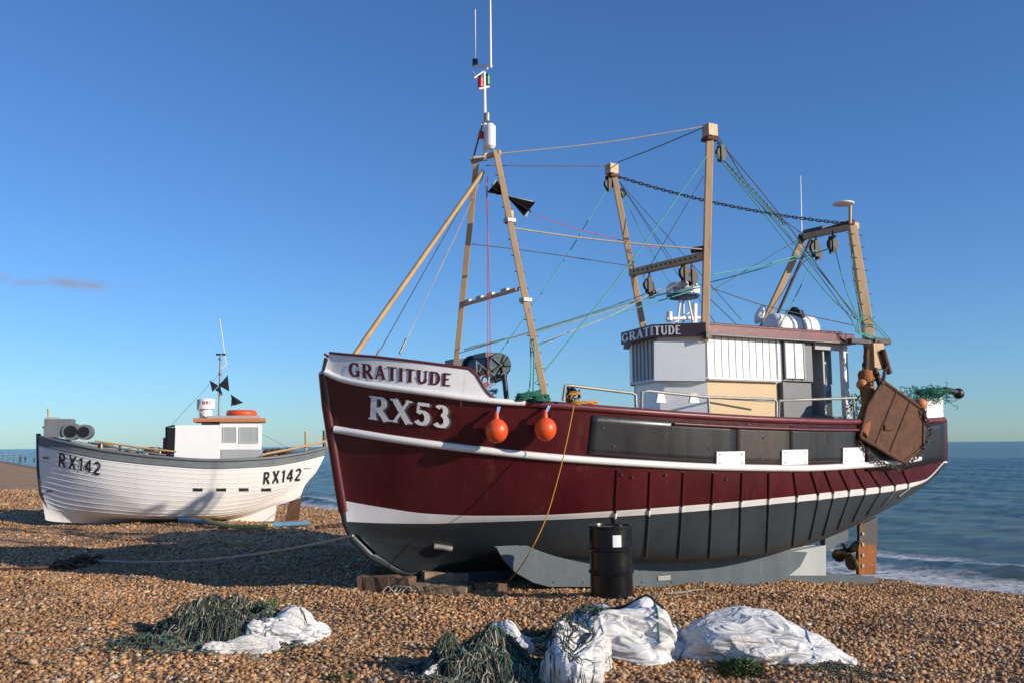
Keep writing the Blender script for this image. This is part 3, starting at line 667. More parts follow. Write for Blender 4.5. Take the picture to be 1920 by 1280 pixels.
text(p,rdv,"MARINO",[(1262,538),(1301,539),(1300,546),(1263,545)],False,.006,1,.12)
base=B(1281,618,.1)
for dx,dy in ((-.12,0),(.12,.1),(.1,-.12)): p.tube([c+fr.A*dx*.5+fr.P*dy*.5,base+fr.A*dx*1.3+fr.P*dy*1.3-fr.Z*.1],.02,0,8)
p.tube([B(1250,598,.1),B(1312,596,.1)],.03,0,8); p.tube([B(1255,603,.1),B(1255,585,.1)],.05,0,10); p.tube([B(1302,612,.1),B(1302,570,.1)],.05,0,10)
p.tube([B(1250,615,.1),B(1305,578,.1)],.012,0,6)
p.finish()
p=Part("roof_gear",[white,black,rust,palegrey,steel],boat)
c=B(1484,632,.1)-fr.Z*.1
p.tube([c-fr.A*.42+fr.Z*.25,c+fr.A*.42+fr.Z*.25],[.26,.26],0,20)
p.ball(c-fr.A*.42+fr.Z*.25,(.14,.26,.26),0,16,10,(fr.A,fr.P,fr.Z)); p.ball(c+fr.A*.42+fr.Z*.25,(.14,.26,.26),0,16,10,(fr.A,fr.P,fr.Z))
for d in (-.2,.05,.25): p.tube([c+fr.A*d+fr.Z*.25-fr.A*.015,c+fr.A*d+fr.Z*.25+fr.A*.015],.268,3,20)
p.tube([B(1490,600,.1),B(1490,583,.1)],[.2,.15],1,14); p.tube([B(1490,583,.1),B(1490,577,.1)],[.09,.06],1,12)
p.tube([B(1392,624,.4),B(1392,614,.4)],[.27,.25],2,18); p.tube([B(1420,625,.0),B(1420,612,.0)],.06,3,10)
p.ball(B(1425,590,-.2),(.09,.09,.2),0,14,10,(fr.A,fr.P,(fr.Z+fr.A*.5).normalized()))
p.tube([B(1360,624,.6),B(1360,610,.6)],.03,1,8)
p.box(B(1326,628,1.2),fr.A*.05,fr.P*.04,fr.Z*.05,1)
p.finish()
# ---------------- rig
ropes=Part("rigging_wires",[wire,ropeG,ropeW,ropeR,steel],boat)
def rope(pts,r=.008,mi=0,k=6):
    P=[B(*q) for q in pts]
    ropes.tube(smooth(P,k) if len(P)>2 else P,r,mi,5)
mast=Part("foremast",[buff,steel,darksteel,yel],boat)
mast.tube([B(930,285,.12),B(1024,756,1.5)],.062,0,4,math.pi/4)
mast.tube([B(893,308,-.12),B(854,690,-1.3)],.06,0,4,math.pi/4)
mast.tube([B(906,322,0),B(663,668,0)],[.034,.04],3,10)
mast.tube([B(884,303,-.2),B(938,286,.18)],.05,0,4,math.pi/4); mast.tube([B(886,296,0),B(934,292,0)],.025,1,6)
mast.tube([B(866,573,-.96),B(970,543,.88)],.032,0,6)
for k in (.12,.35,.55,.8):
    c=B(866,573,-.96).lerp(B(970,543,.88),k); mast.box(c+fr.Z*.03,fr.P*.09,fr.A*.03,fr.Z*.035,1)
for v in range(330,740,30):
    k=(v-285)/471; mast.tube([B(930+94*k,v,.12+1.38*k)-fr.A*.09,B(930+94*k,v,.12+1.38*k)+fr.A*.09],.008,2,5)
for k in (.3,.62):
    q=B(930,285,.12).lerp(B(1024,756,1.5),k); mast.box(q,fr.A*.07,fr.P*.07,fr.Z*.03,1)
mast.box(B(955,408,.42),fr.A*.05,fr.P*.05,fr.Z*.1,0)
mast.finish(bevel=.006)
mh=Part("masthead",[white,steel,red,green,black],boat)
mh.tube([B(910,302,0),B(908,130,0)],[.035,.022],0,10)
mh.tube([B(919,275,.12),B(919,238,.12)],.085,0,18); mh.tube([B(919,238,.12),B(919,233,.12)],[.085,.05],0,18); mh.tube([B(919,280,.12),B(919,275,.12)],[.05,.085],0,18)
mh.tube([B(889,124,-.15),B(922,124,.1)],.02,0,6); mh.tube([B(889,147,0),B(915,128,0)],.014,0,6); mh.tube([B(886,135,0),B(905,160,0)],.012,1,6)
mh.tube([B(891,112,-.15),B(891,18,-.15)],[.014,.009],0,6); mh.tube([B(920,128,.1),B(919,-40,.1)],[.02,.012],0,8)
mh.tube([B(891,124,-.15),B(891,112,-.15)],.045,4,10)
mh.tube([B(901,164,0),B(901,147,0)],.045,2,12); mh.tube([B(914,160,0),B(914,144,0)],.045,3,12); mh.tube([B(901,147,0),B(901,144,0)],.047,4,12); mh.tube([B(914,144,0),B(914,141,0)],.047,4,12)
mh.tube([B(902,260,0),B(902,247,0)],.035,2,10); mh.tube([B(913,228,.05),B(913,213,.05)],.045,1,12)
for v in (235,262): mh.tube([B(902,v,0),B(919,v,.12)],.012,0,6)
mh.tube([B(910,215,0),B(886,302,-.1)],.012,4,6); mh.tube([B(903,232,0),B(884,300,-.1)],.008,0,6)
mh.tube([B(898,167,0),B(917,163,0)],.02,0,6)
mh.finish()
ds=Part("day_shape",[black],boat)
ap=B(948,367,.3)
for (u,v,r_) in ((923,350,.13),(993,393,.15)):
    c=B(u,v,.3); d=(c-ap).normalized(); a=d.cross(fr.P).normalized()
    for q in (a,(fr.P*.8+a*.6).normalized(),(fr.P*.8-a*.6).normalized()):
        ds.add([ap,c+q*r_,c-q*r_],[(0,1,2)])
ds.finish(solid=.006)
gm=Part("gantry",[buff,steel,darksteel,rust],boat)
gm.tube([B(1331,236,1.1),B(1321,640,1.12)],.078,0,4,math.pi/4); gm.tube([B(1331,300,1.02),B(1324,612,1.02)],.022,2,6)
gm.tube([B(1147,309,-1.1),B(1211,640,-.62)],.07,0,4,math.pi/4)
gm.tube([B(1184,512,-.82),B(1322,480,1.08)],.085,0,4,math.pi/4)
gm.tube([B(1296,470,.9),B(1325,466,1.1)],.05,2,8)
for k in np.linspace(.08,.92,14):
    c=B(1184,512,-.82).lerp(B(1322,480,1.08),k)-fr.A*.065; gm.tube([c,c-fr.A*.01],.018,2,6)
gm.box(B(1331,246,1.1),fr.A*.095,fr.P*.085,fr.Z*.1,0); gm.box(B(1330,262,1.1),fr.A*.1,fr.P*.09,fr.Z*.03,3); gm.box(B(1147,318,-1.1),fr.A*.09,fr.P*.09,fr.Z*.09,0); gm.box(B(1148,332,-1.09),fr.A*.095,fr.P*.095,fr.Z*.025,3)
gm.tube([B(1598,425,1.1),B(1632,655,1.3),B(1636,712,1.35)],[.09,.12,.12],0,4,math.pi/4)
gm.tube([B(1507,445,-.14),B(1427,618,-.5)],.075,0,4,math.pi/4); gm.tube([B(1521,447,-.14),B(1445,618,-.5)],.03,2,6)
gm.tube([B(1505,445,-.14),B(1607,423,1.15)],.075,0,4,math.pi/4)
gm.tube([B(1509,436,-.1),B(1545,428,.4)],.05,2,8); gm.tube([B(1545,432,.4),B(1600,415,1.1)],.04,3,8)
for v in range(440,650,22):
    k=(v-425)/230; gm.tube([B(1598+34*k-12,v-3,1.15+.2*k),B(1598+34*k+17,v+2,1.15+.2*k)],.01,2,5)
gm.tube([B(1594,420,1.1),B(1594,385,1.1)],.03,0,8); gm.box(B(1650,640,1.35),fr.A*.2,fr.P*.07,fr.Z*.05,2); gm.box(B(1640,668,1.35),fr.A*.13,fr.P*.1,fr.Z*.22,0)
gm.box(B(1612,640,1.3),fr.A*.25,fr.P*.05,fr.Z*.04,2)
gm.finish(bevel=.006)
an=Part("antennas",[white,steel],boat)
an.tube([B(1501,330,-.1),B(1503,436,-.1)],[.008,.014],0,6); an.tube([B(1594,415,1.1),B(1594,388,1.1)],.028,0,8)
disc(an,B(1581,383,1.1),[(0,-.03),(.17,-.01),(.19,.01),(.15,.03),(0,.035)],0); an.finish()
def pulley(part,c,r_,mi=0,mj=0,ax=None):
    ax=ax or fr.P; disc(part,c-ax*.03,[(0,0),(r_,0),(r_*.8,.02),(r_*.8,.04),(r_,.06),(0,.06)],mi,18,ax,True)
    part.box(c+ax*.045,fr.A*r_*.35,ax*.008,fr.Z*r_*1.35,mj); part.box(c-ax*.045,fr.A*r_*.35,ax*.008,fr.Z*r_*1.35,mj)
bl=Part("pulley_blocks",[darksteel,darksteel,rust],boat)
for (u,v,y,r_) in [(1216,535,-.3,.1),(1222,548,-.3,.08),(1284,512,.5,.11),(1298,520,.5,.11),(1352,288,1.1,.1),(1141,346,-1.1,.09),(1528,466,.2,.12),(1561,459,.7,.12),(1534,478,.2,.08),(1503,448,-.14,.07)]:
    pulley(bl,B(u,v,y),r_,1 if r_<.1 else 0,1)
disc(bl,B(1167,362,-1.1),[(0,0),(.09,0),(.09,.04),(0,.05)],0,16,-fr.P)
def link(part,c,d,nv,Ls,Ws,r_,mi):
    pts=[c+d*(Ls*math.cos(a))+nv*(Ws*math.sin(a)) for a in np.linspace(0,2*math.pi,9)[:-1]]; part.tube(pts,r_,mi,4,0,True)
def chain(part,P,step,r_,mi):
    P=[Vector(q) for q in P]; k=0; acc=0
    for i in range(len(P)-1):
        a,c=P[i],P[i+1]; ln_=(c-a).length; d=(c-a).normalized(); sd_=d.orthogonal().normalized(); s2=d.cross(sd_); x=acc
        while x<ln_:
            link(part,a+d*x,d,sd_ if k%2 else s2,step*.68,step*.36,r_,mi); k+=1; x+=step
        acc=x-ln_
a,c=B(1160,332,-1.05),B(1592,420,1.05)
chain(bl,[a.lerp(c,i/14)-Vector((0,0,.12*4*(i/14)*(1-i/14))) for i in range(15)],.07,.010,1)
for (p0,p1) in [((1284,525,.5),(1284,485,.5)),((1298,530,.5),(1296,490,.5)),((1216,530,-.3),(1218,508,-.4)),((1528,465,.2),(1530,440,.2)),((1561,455,.7),(1561,432,.7)),((1338,240,1.1),(1352,285,1.1)),((1352,295,1.1),(1470,420,.6))]:
    chain(bl,[B(*p0),B(*p1)],.06,.008,1)
bl.finish()
rope([(940,288,.15),(1130,268,.6),(1318,238,1.1)],.009,2); rope([(912,311,0),(1143,312,-1.1)],.008,0)
rope([(1158,305,-1.1),(1230,277,-.1),(1318,240,1.1)],.009,0)
rope([(904,318,0),(704,672,-.4)],.007,0); rope([(906,330,0),(746,672,.5)],.006,4); rope([(866,420,0),(760,640,.5)],.004,4)
rope([(712,655,-.38),(705,668,-.4)],.018,4); rope([(762,635,.45),(750,662,.5)],.018,4)
rope([(911,330,.1),(918,560,.6),(920,765,1.2)],.006,3); rope([(914,330,.1),(915,745,1.2)],.005,3)
rope([(998,402,.3),(1100,435,0),(1232,466,-.3)],.006,3)
rope([(962,428,.5),(1080,445,.6),(1200,458,.8),(1318,468,1.1)],.014,2); rope([(885,458,-.5),(1000,472,-.6),(1182,499,-.85)],.008,0)
rope([(1333,282,1.12),(1180,495,1.2),(1000,722,1.4)],.010,1); rope([(1138,355,-1.1),(1050,500,-.8),(930,672,-.5)],.009,1)
rope([(870,655,-.6),(1000,622,-.2),(1180,568,.3),(1300,538,.6),(1480,490,.3),(1560,465,.8)],.011,1)
rope([(1335,515,1.1),(1420,500,.8),(1530,470,.3)],.011,1)
rope([(880,650,-.5),(1060,608,.2),(1220,556,.3),(1284,525,.5)],.008,2); rope([(860,662,-.6),(1100,590,.0),(1220,548,-.3)],.007,0)
rope([(1020,640,1.3),(1150,590,.8),(1240,540,.2)],.007,2); rope([(1000,650,1.2),(1130,598,.6),(1300,545,.5)],.010,1)
for (u,v,y) in [(1345,612,.8),(1390,600,.5),(1300,560,.2)]: rope([(1160,340,-1.1),(u,v,y)],.006,0)
rope([(1165,360,-1.1),(1215,460,-.7),(1262,540,-.2)],.008,1)
rope([(1343,250,1.12),(1420,370,1.0),(1505,440,.4)],.008,0); rope([(1346,262,1.12),(1460,400,1.15),(1604,596,1.3)],.009,0)
rope([(1346,285,1.12),(1480,440,1.15),(1612,600,1.3)],.010,1); rope([(1350,300,1.12),(1500,470,1.1),(1600,605,1.3)],.007,0)
rope([(1342,290,1.12),(1440,410,1.1),(1560,560,1.2),(1640,622,1.3)],.010,1)
rope([(1333,540,1.1),(1440,575,.9),(1600,610,1.25)],.008,0); rope([(1330,560,1.1),(1385,612,.8)],.007,0)
rope([(1527,480,.2),(1500,540,.3),(1462,612,.4)],.010,1); rope([(1527,480,.2),(1500,500,0),(1440,590,-.3)],.008,0)
rope([(1565,465,.8),(1585,540,1.1),(1610,600,1.25)],.008,1); rope([(1598,440,1.1),(1600,520,1.2),(1620,610,1.3)],.01,1)
rope([(1320,330,1.1),(1230,480,.6),(1205,520,-.5)],.006,0); rope([(1505,445,-.14),(1335,545,1.1)],.006,0)
for k in range(7):
    u=1602+k*6; rope([(u,585+random.random()*15,1.4),(u+random.uniform(-8,8),600,1.42),(u+random.uniform(-10,20),622,1.4),(u+30,635,1.4)],.008,1)
rope([(997,628,1.0),(1002,650,1.4),(1000,735,1.7)],.012,1); rope([(994,640,1.0),(996,690,1.4),(992,738,1.7)],.01,1)
ropes.finish()
hr=Part("handrails",[steel],boat)
def rail(pts,posts,y):
    hr.tube([B(u,v,y) for u,v in pts],.022,0,8)
    for u,v0,v1 in posts: hr.tube([B(u,v0,y),B(u+2,v1,y)],.02,0,8)
rail([(1056,750),(1060,722),(1070,722),(1185,736),(1192,740),(1193,768)],[],1.93)
rail([(1203,772),(1204,734),(1215,732),(1330,744),(1450,748),(1456,752),(1456,785)],[(1328,744,780)],1.95)
rail([(1460,785),(1461,750),(1530,748),(1605,745)],[(1600,745,785)],1.85)
hr.tube([B(1320,744,1.1),B(1450,752,1.3)],.015,0,6)
hr.finish()
wn=Part("foredeck_winch",[teal,black,darksteel,steel],boat)
wn.tube([B(888,690,.3),B(938,684,1.0)],.15,0,16); wn.tube([B(884,690,.25),B(888,690,.3)],.19,1,16); wn.tube([B(934,684,.95),B(938,684,1.02)],.17,0,16)
wn.box(B(912,668,.6),fr.A*.12,fr.P*.2,fr.Z*.04,1); wn.tube([B(908,672,.6),B(908,662,.6)],.03,1,8)
wn.tube([B(925,712,.8),B(945,704,1.2)],.05,1,10); wn.tube([B(945,702,1.2),B(950,750,1.3)],.035,1,8); wn.tube([B(900,712,.8),B(903,745,.8)],.035,1,8)
wn.box(B(864,686,-.3),fr.A*.2,fr.P*.15,fr.Z*.09,1); wn.tube([B(850,682,-.5),B(880,678,-.1)],.06,1,8)
c_=B(939,684,1.03)
for k in range(5):
    a=k*1.256; wn.tube([c_,c_+fr.A*.15*math.cos(a)+fr.Z*.15*math.sin(a)],.018,1,5)
for k in range(14): wn.tube([B(890+random.random()*45,675+random.random()*12,.9),B(885+random.random()*50,700+random.random()*20,1.05)],.012,3 if k%2 else 1,5)
wn.finish(bevel=.006)
cl=Part("deck_ropes",[ropeO,netG,ropeB,darksteel,ropeR,black],boat)
def coil(u,v,y,r_,n,mi,rr_=.012,hh=.12,flat=.5):
    c=B(u,v,y); pts=[]
    for i in range(n*14):
        a=i/14*2*math.pi; q=r_*(1+.15*random.uniform(-1,1)); pts.append(c+fr.A*q*math.cos(a)+fr.P*q*.5*math.sin(a)+fr.Z*(hh*random.uniform(-1,1)+q*flat*math.sin(a*1.03)))
    cl.tube(pts,rr_,mi,5)
coil(1094,757,1.85,.2,5,0,.009,.02,.15); coil(1075,745,1.8,.10,4,0,.009,.05,.7)
coil(990,742,1.7,.17,12,1,.010,.05,.2); coil(1015,748,1.8,.12,6,1,.010,.05,.2)
coil(918,732,1.35,.12,6,2,.012,.04,.5); coil(910,728,1.2,.1,4,4,.01,.03,.5)
for k in range(6): cl.ball(B(1066+random.random()*10,730+k*5,1.8),(.05,.05,.06),5,8,6)
cl.tube([B(1066,722,1.8),B(1070,760,1.8)],.03,3,8)
cl.finish()
for k,(u,v,r_) in enumerate([(931,806,.148),(1022,803,.145)]):
    f=Part("buoy_fender_%d"%(k+1),[orange,bluep,ropeB],boat)
    h_,nr=hit(hb,u,v,0); d=ray(u,v).normalized(); c=h_-d*.2+nr*.02
    f.ball(c,(r_,r_,r_*1.06),0,28,18); f.tube([c+fr.Z*r_,c+fr.Z*(r_+.06)],[.035,.03],0,12); f.ball(c+fr.Z*(r_+.07),.028,0,10,8)
    top=hit(hb,u+2,v-46,.07)[0]; f.tube([c+fr.Z*(r_+.07),c.lerp(top,.6)+fr.Z*.08,top],.014,2,6); f.tube([c+fr.Z*(r_+.07)+fr.A*.02,top+fr.A*.03],.01,2,6)
    f.finish()
p=Part("bow_line",[ropeO],boat); P=[B(1076,760,2.05),B(1062,830,2.12),B(1045,900,2.12),B(1022,975,2.08),B(990,1040,1.95)]; gq=G(945,1092,.02); P+= [P[-1].lerp(gq,.6)-fr.Z*.06,gq,gq-fr.A*.25]
P[-1].z=float(gz(P[-1].x,P[-1].y))+.02; p.tube(smooth(P,8),.008,0,6); p.finish()
# trawl door
td=Part("trawl_door",[rust,rustor,darksteel],boat)
def D(u,v):
    k=(u-1610)/125.0; return B(u,v,2.02-.10*k)
dpoly=[(1656,714),(1732,768),(1730,838),(1694,866),(1612,818),(1626,762)]
td.prism([D(*q) for q in dpoly],-fr.P*.05,0)
for i in range(6): td.tube([D(*dpoly[i]),D(*dpoly[(i+1)%6])],.032,0,6)
for k in (.33,.66):
    a=D(1656+(1732-1656)*k,714+(768-714)*k); c=D(1612+(1694-1612)*k,818+(866-818)*k); td.tube([a.lerp(c,.03)+fr.P*.01,c.lerp(a,.03)+fr.P*.01],.014,0,4)
td.box(D(1664,800)+fr.P*.02,fr.A*.10,fr.P*.015,fr.Z*.05,0)
td.tube([B(1622,700,1.5),B(1630,760,1.8),B(1612,815,1.95)],.12,1,10)
chain(td,[D(1655,716),B(1660,690,1.5),B(1650,660,1.35)],.09,.014,2); chain(td,[D(1726,770)+fr.P*.06,D(1742,812)+fr.P*.04,D(1722,850)+fr.P*.06,D(1694,870)+fr.P*.05],.08,.012,2)
chain(td,[B(1612,830,2.0),B(1640,862,2.0),B(1690,880,1.9)],.08,.012,2); chain(td,[B(1625,650,1.3),B(1618,700,1.4),B(1640,760,1.9)],.09,.014,2)
td.finish(bevel=.006)
sg_=Part("stern_gear",[netG,whiteB,black,orangep,rust,darksteel,ropeB],boat)
sg_.prism([B(1738,742,1.35),B(1768,742,1.3),B(1769,787,1.38),B(1738,787,1.42)],-fr.P*.05,1); sg_.prism([B(1690,752,1.4),B(1736,752,1.4),B(1736,787,1.45),B(1690,787,1.45)],-fr.P*.05,1)
for k in range(110):
    u=1695+random.random()*85; v=720+random.random()*26+abs(u-1740)*.15; y=1.3+random.random()*.3
    pts=[B(u,v,y)]
    for j in range(5): pts.append(pts[-1]+fr.A*random.uniform(-.1,.1)+fr.Z*random.uniform(-.06,.04)+fr.P*random.uniform(-.06,.06))
    sg_.tube(pts,.006,0,4)
sg_.ball(B(1745,735,1.3),(.34,.25,.08),0,20,10,(fr.A,fr.P,fr.Z)); sg_.ball(B(1797,737,1.3),.1,2,14,10); sg_.tube([B(1770,730,1.3),B(1795,735,1.3)],.06,2,8)
sg_.ball(B(1726,757,1.9),.105,3,18,12); sg_.ball(B(1616,720,1.6),.09,3,14,10)
for k in range(50):
    u=1590+random.random()*45; v=735+random.random()*40; pts=[B(u,v,1.4)]
    for j in range(4): pts.append(pts[-1]+fr.A*random.uniform(-.1,.1)+fr.Z*random.uniform(-.09,.06)+fr.P*random.uniform(-.04,.08))
    sg_.tube(pts,.007,0,4)
for (a,c,y) in [((1640,690),(1655,735),1.5),((1655,655),(1668,700),1.5),((1625,655),(1622,720),1.4)]: sg_.tube([B(*a,y),B(*c,y)],.05,4,8)
sg_.tube([B(1655,668,1.4),B(1645,640,1.4)],.05,5,6)
sg_.finish()
# ================================================================== RX142
b2=empty("fishing_boat.001"); f2=Frame((-12.49,24.0),15); B2=f2.B; W2=f2.W
fx=[0,.03,.08,.16,.28,.45,.62,.78,.88,.95,1]
d2=[([(72,818),(110,826),(200,844),(300,856),(400,862),(500,858),(560,850),(612,838)],fx,[.03,.35,.68,1.02,1.27,1.4,1.34,1.05,.68,.3,.03]),
    ([(72,833),(110,841),(200,859),(300,870),(400,876),(500,872),(560,863),(609,851)],fx,[.03,.34,.67,1.01,1.27,1.4,1.34,1.04,.66,.28,.03]),
    ([(73,880),(200,906),(300,918),(400,923),(480,917),(540,905),(594,882)],fx,[.03,.24,.5,.85,1.15,1.3,1.22,.88,.5,.2,.03]),
    ([(80,938),(130,952),(200,960),(300,966),(400,965),(450,959),(500,944),(550,922),(570,912)],fx,[.03,.1,.25,.5,.82,.98,.88,.5,.22,.08,.03])]
l2=hull_lines(f2,d2,70,True)
xa=l2[-1][:,0]; xg=np.linspace(xa[0]+.1,xa[-1]-.1,70); l2.append(np.stack([xg,np.full(70,.04),pchip([0,.5,2,5,6,7.5],[.25,.1,.02,.05,.35,.8],xg)],-1))
h2,hb2,G2=skin(f2,"hull",l2,[1,0,0,0],[3,6,6,4],b2,[white,paint("gunwale_grey",(.15,.175,.18),.6,.2)])
p=Part("hull_trim",[white,midgrey,lettd,darksteel,rust],b2)
nr_=G2.shape[0]
for r in range(4,nr_-3):
    for sg in (1,-1): p.tube([W2(x,sg*(y+.004),z) for x,y,z in G2[r][::2]],.0085,0,4)
for r,mi,rd in ((0,1,.045),(3,1,.03)):
    for sg in (1,-1): p.tube([W2(x,sg*y,z) for x,y,z in G2[r]],rd,mi,6)
p.tube([B2(72,812,0),B2(73,880,0),B2(78,925,0),B2(90,950,0),B2(120,965,0)],.06,3,8)
for u in (371,415,457,499): p.prism([hit(hb2,a,c,.012)[0] for a,c in [(u-9,914),(u+9,914),(u+9,920),(u-9,920)]],f2.P*-.006,2)
for (u,v) in [(88,857),(94,919)]: p.tube([hit(hb2,u-5,v,.03)[0],hit(hb2,u+5,v,.03)[0]],.02,3,5)
for k in range(3):
    h_,_=hit(hb2,571+k*4,877,.012); p.ball(h_,.02,2,6,4)
p.prism([B2(u,v,.05) for u,v in [(425,978),(514,976),(520,942),(500,935),(430,955)]],-f2.P*.1,0)
p.prism([B2(u,v,.03) for u,v in [(534,976),(560,973),(567,922),(548,930),(540,948)]],-f2.P*.06,4)
p.finish()
decking(f2,G2,.3,"deck",[midgrey,midgrey],b2,.04)
p=Part("registration",[lettd],b2); text(p,hb2,"RX142",[(110,847),(191,866),(189,890),(108,872)],False,.02,0,.12); text(p,hb2,"RX142",[(493,884),(566,876),(563,899),(491,907)],False,.02,0,.12); p.finish()
p=Part("wheelhouse",[whiteB,palegrey,orangep,glassd,buffhouse,midgrey],b2)
x0,_,zr=f2.L(B2(412,790,.6)); x1=f2.L(B2(491,790,.6))[0]; z0=.9
p.box(W2((x0+x1)/2,0,(zr+z0)/2),f2.A*(x1-x0)/2,f2.P*.6,f2.Z*(zr-z0)/2,0)
xx=f2.L(B2(378,790,.4))[0]; p.box(W2((x0+xx)/2,0,(zr+z0)/2),f2.A*(x0-xx)/2,f2.P*.4,f2.Z*(zr-z0)/2*.98,1)
p.box(W2((x1+xx)/2-.05,0,zr+.05),f2.A*((x1-xx)/2+.15),f2.P*.7,f2.Z*.05,2); p.box(W2((x1+xx)/2+.05,0,zr+.13),f2.A*((x1-xx)/2-.1),f2.P*.6,f2.Z*.04,1)
p.prism([B2(u,v,.85) for u,v in [(329,797),(411,796),(412,862),(327,860)]],-f2.P*.04,0)
for (a,c,d,e_) in [(418,800,443,828),(449,800,484,830)]:
    p.prism([B2(u,v,.615) for u,v in [(a,c),(d,c),(d,e_),(a,e_)]],-f2.P*.02,1)
    p.tube([B2(u,v,.62) for u,v in [(a,c),(d,c),(d,e_),(a,e_)]],.01,0,4,0,True)
p.prism([B2(u,v,.62) for u,v in [(415,842),(489,842),(489,860),(415,860)]],-f2.P*.02,1)
p.box(B2(322,822,.7),f2.A*.1,f2.P*.2,f2.Z*.3,3); p.tube([B2(312,848,.7),B2(312,800,.7),B2(328,797,.7)],.03,3,6)
for k in range(8): p.tube([B2(312+random.random()*16,800+random.random()*40,.72),B2(312+random.random()*16,800+random.random()*48,.72)],.018,3 if k%2 else 5,5)
p.finish(bevel=.012)
p=Part("roof_gear",[white,orangep,black,steel,red,orange],b2)
p.tube([B2(386,783,.1),B2(386,760,.1)],.17,0,16); p.tube([B2(386,766,.1),B2(386,748,.1)],.24,0,18); p.tube([B2(386,750,.1),B2(386,747,.1)],[.24,.18],0,18)
rv=BVHTree.FromPolygons([Vector(v) for v in p.v],p.f); text(p,rv,"NRC",[(380,751),(397,751),(397,757),(380,757)],False,.01,4,.12)
c=B2(453,775,.2); p.tube([c+f2.A*.32*math.cos(a)+f2.P*.3*math.sin(a) for a in np.linspace(0,2*math.pi,20)[:-1]],.1,5,8,0,True); p.box(c,f2.A*.3,f2.P*.25,f2.Z*.05,1)
p.tube([B2(410,784,0),B2(414,662,0)],.028,3,6); p.tube([B2(405,664,0),B2(423,664,0)],.03,2,6); p.tube([B2(424,684,0),B2(412,598,0)],.012,0,5); p.tube([B2(425,684,0),B2(414,690,0)],.02,0,5)
for v in (672,700,738): p.ball(B2(413,v,0),.055,3,8,6)
for pl in ([(393,712),(410,722),(398,734)],[(410,722),(427,702),(430,733)],[(403,730),(412,722),(418,740)],[(432,738),(456,754),(438,760)],[(434,744),(444,752),(433,762)]): p.add([B2(u,v,.05) for u,v in pl],[(0,1,2)],2)
p.tube([B2(386,783,.3),B2(372,768,.3),B2(376,752,.3)],.02,3,5); p.tube([B2(430,768,.3),B2(432,782,.3)],.05,4,6)
p.finish()
p=Part("deck_gear",[midgrey,black,steel,yel,darksteel,rust,red,palegrey],b2)
p.box(B2(112,802,.1),f2.A*.33,f2.P*.25,f2.Z*.24,0); p.box(B2(98,790,.1),f2.A*.14,f2.P*.2,f2.Z*.12,7)
for (u,v,r_) in ((134,808,.22),(158,809,.2)):
    c=B2(u,v,.3); p.tube([c-f2.P*.35,c+f2.P*.1],r_,0,18); p.tube([c+f2.P*.1,c+f2.P*.115],r_*.72,1,18)
p.tube([B2(94,830,0),B2(90,765,0)],.025,3,6); p.tube([B2(80,800,0),B2(100,804,0)],.03,2,6)
p.tube([B2(178,826,.9),B2(260,838,1.1),B2(330,846,1.2)],.028,3,6); p.tube([B2(165,828,.8),B2(240,842,1.0),B2(310,852,1.2)],.025,2,6)
for u in (190,225,262,300): p.tube([B2(u,830+(u-190)*.14,.9),B2(u,850+(u-190)*.1,.95)],.03,5 if u%2 else 2,5)
p.box(B2(196,834,.7),f2.A*.2,f2.P*.15,f2.Z*.06,3); p.box(B2(318,835,.5),f2.A*.15,f2.P*.2,f2.Z*.22,6)
for k in range(16): p.ball(B2(180+random.random()*140,842+random.random()*12,.6),(.16,.1,.08),(4,5,2,7)[k%4],8,6)
p.tube([B2(490,852,.9),B2(560,838,.6),B2(611,826,.1)],.035,3,6); p.tube([B2(573,808,.3),B2(574,850,.3)],.035,3,6); p.tube([B2(607,806,.0),B2(607,842,.0)],.035,5,6); p.tube([B2(574,834,.3),B2(607,828,.0)],.03,2,6)
for k in range(14): p.ball(B2(500+random.random()*45,844+random.random()*12,.6),(.14,.1,.09),4 if k%3 else 5,8,6)
p.tube([B2(612,812,0),B2(612,842,0)],.03,2,6)
p.tube([B2(430,782,-.3),B2(560,848,-.3)],.006,4,4); p.tube([B2(411,700,0),B2(318,800,.4)],.006,4,4)
p.finish(bevel=.01)
p=Part("mooring_line",[wire]); p.tube([B2(622,812,0),B2(575,920,0),G(520,985,.01)],.01,0,5); p.finish()
# ================================================================== ground props
dc=G(1147,1114)
dp_=Part("oil_drum",[drumblack,whiteB,darksteel])
r0=.272; H=.865
prof=[(0,0),(r0-.01,0),(r0+.008,.008),(r0+.008,.025),(r0-.004,.035)]
for k in (1,2):
    z=H*k/3; prof+= [(r0-.004,z-.03),(r0+.014,z-.008),(r0+.014,z+.008),(r0-.004,z+.03)]
prof+= [(r0-.004,H-.035),(r0+.008,H-.025),(r0+.008,H),(r0-.008,H),(r0-.012,H-.02),(0,H-.02)]
disc(dp_,dc,prof,0,48,Vector((0,0,1)),True); dp_.tube([dc+Vector((.12,.05,H-.02)),dc+Vector((.12,.05,H+.0))],.035,2,10)
lab=[]
for a in np.linspace(-1.6,-1.2,5)+.02:
    for z in (.76,.615): lab.append(dc+Vector((math.cos(a)*(r0+.003),math.sin(a)*(r0+.003),z)))
dp_.add(lab,[(i*2,i*2+1,i*2+3,i*2+2) for i in range(4)],1,True); dp_.finish()
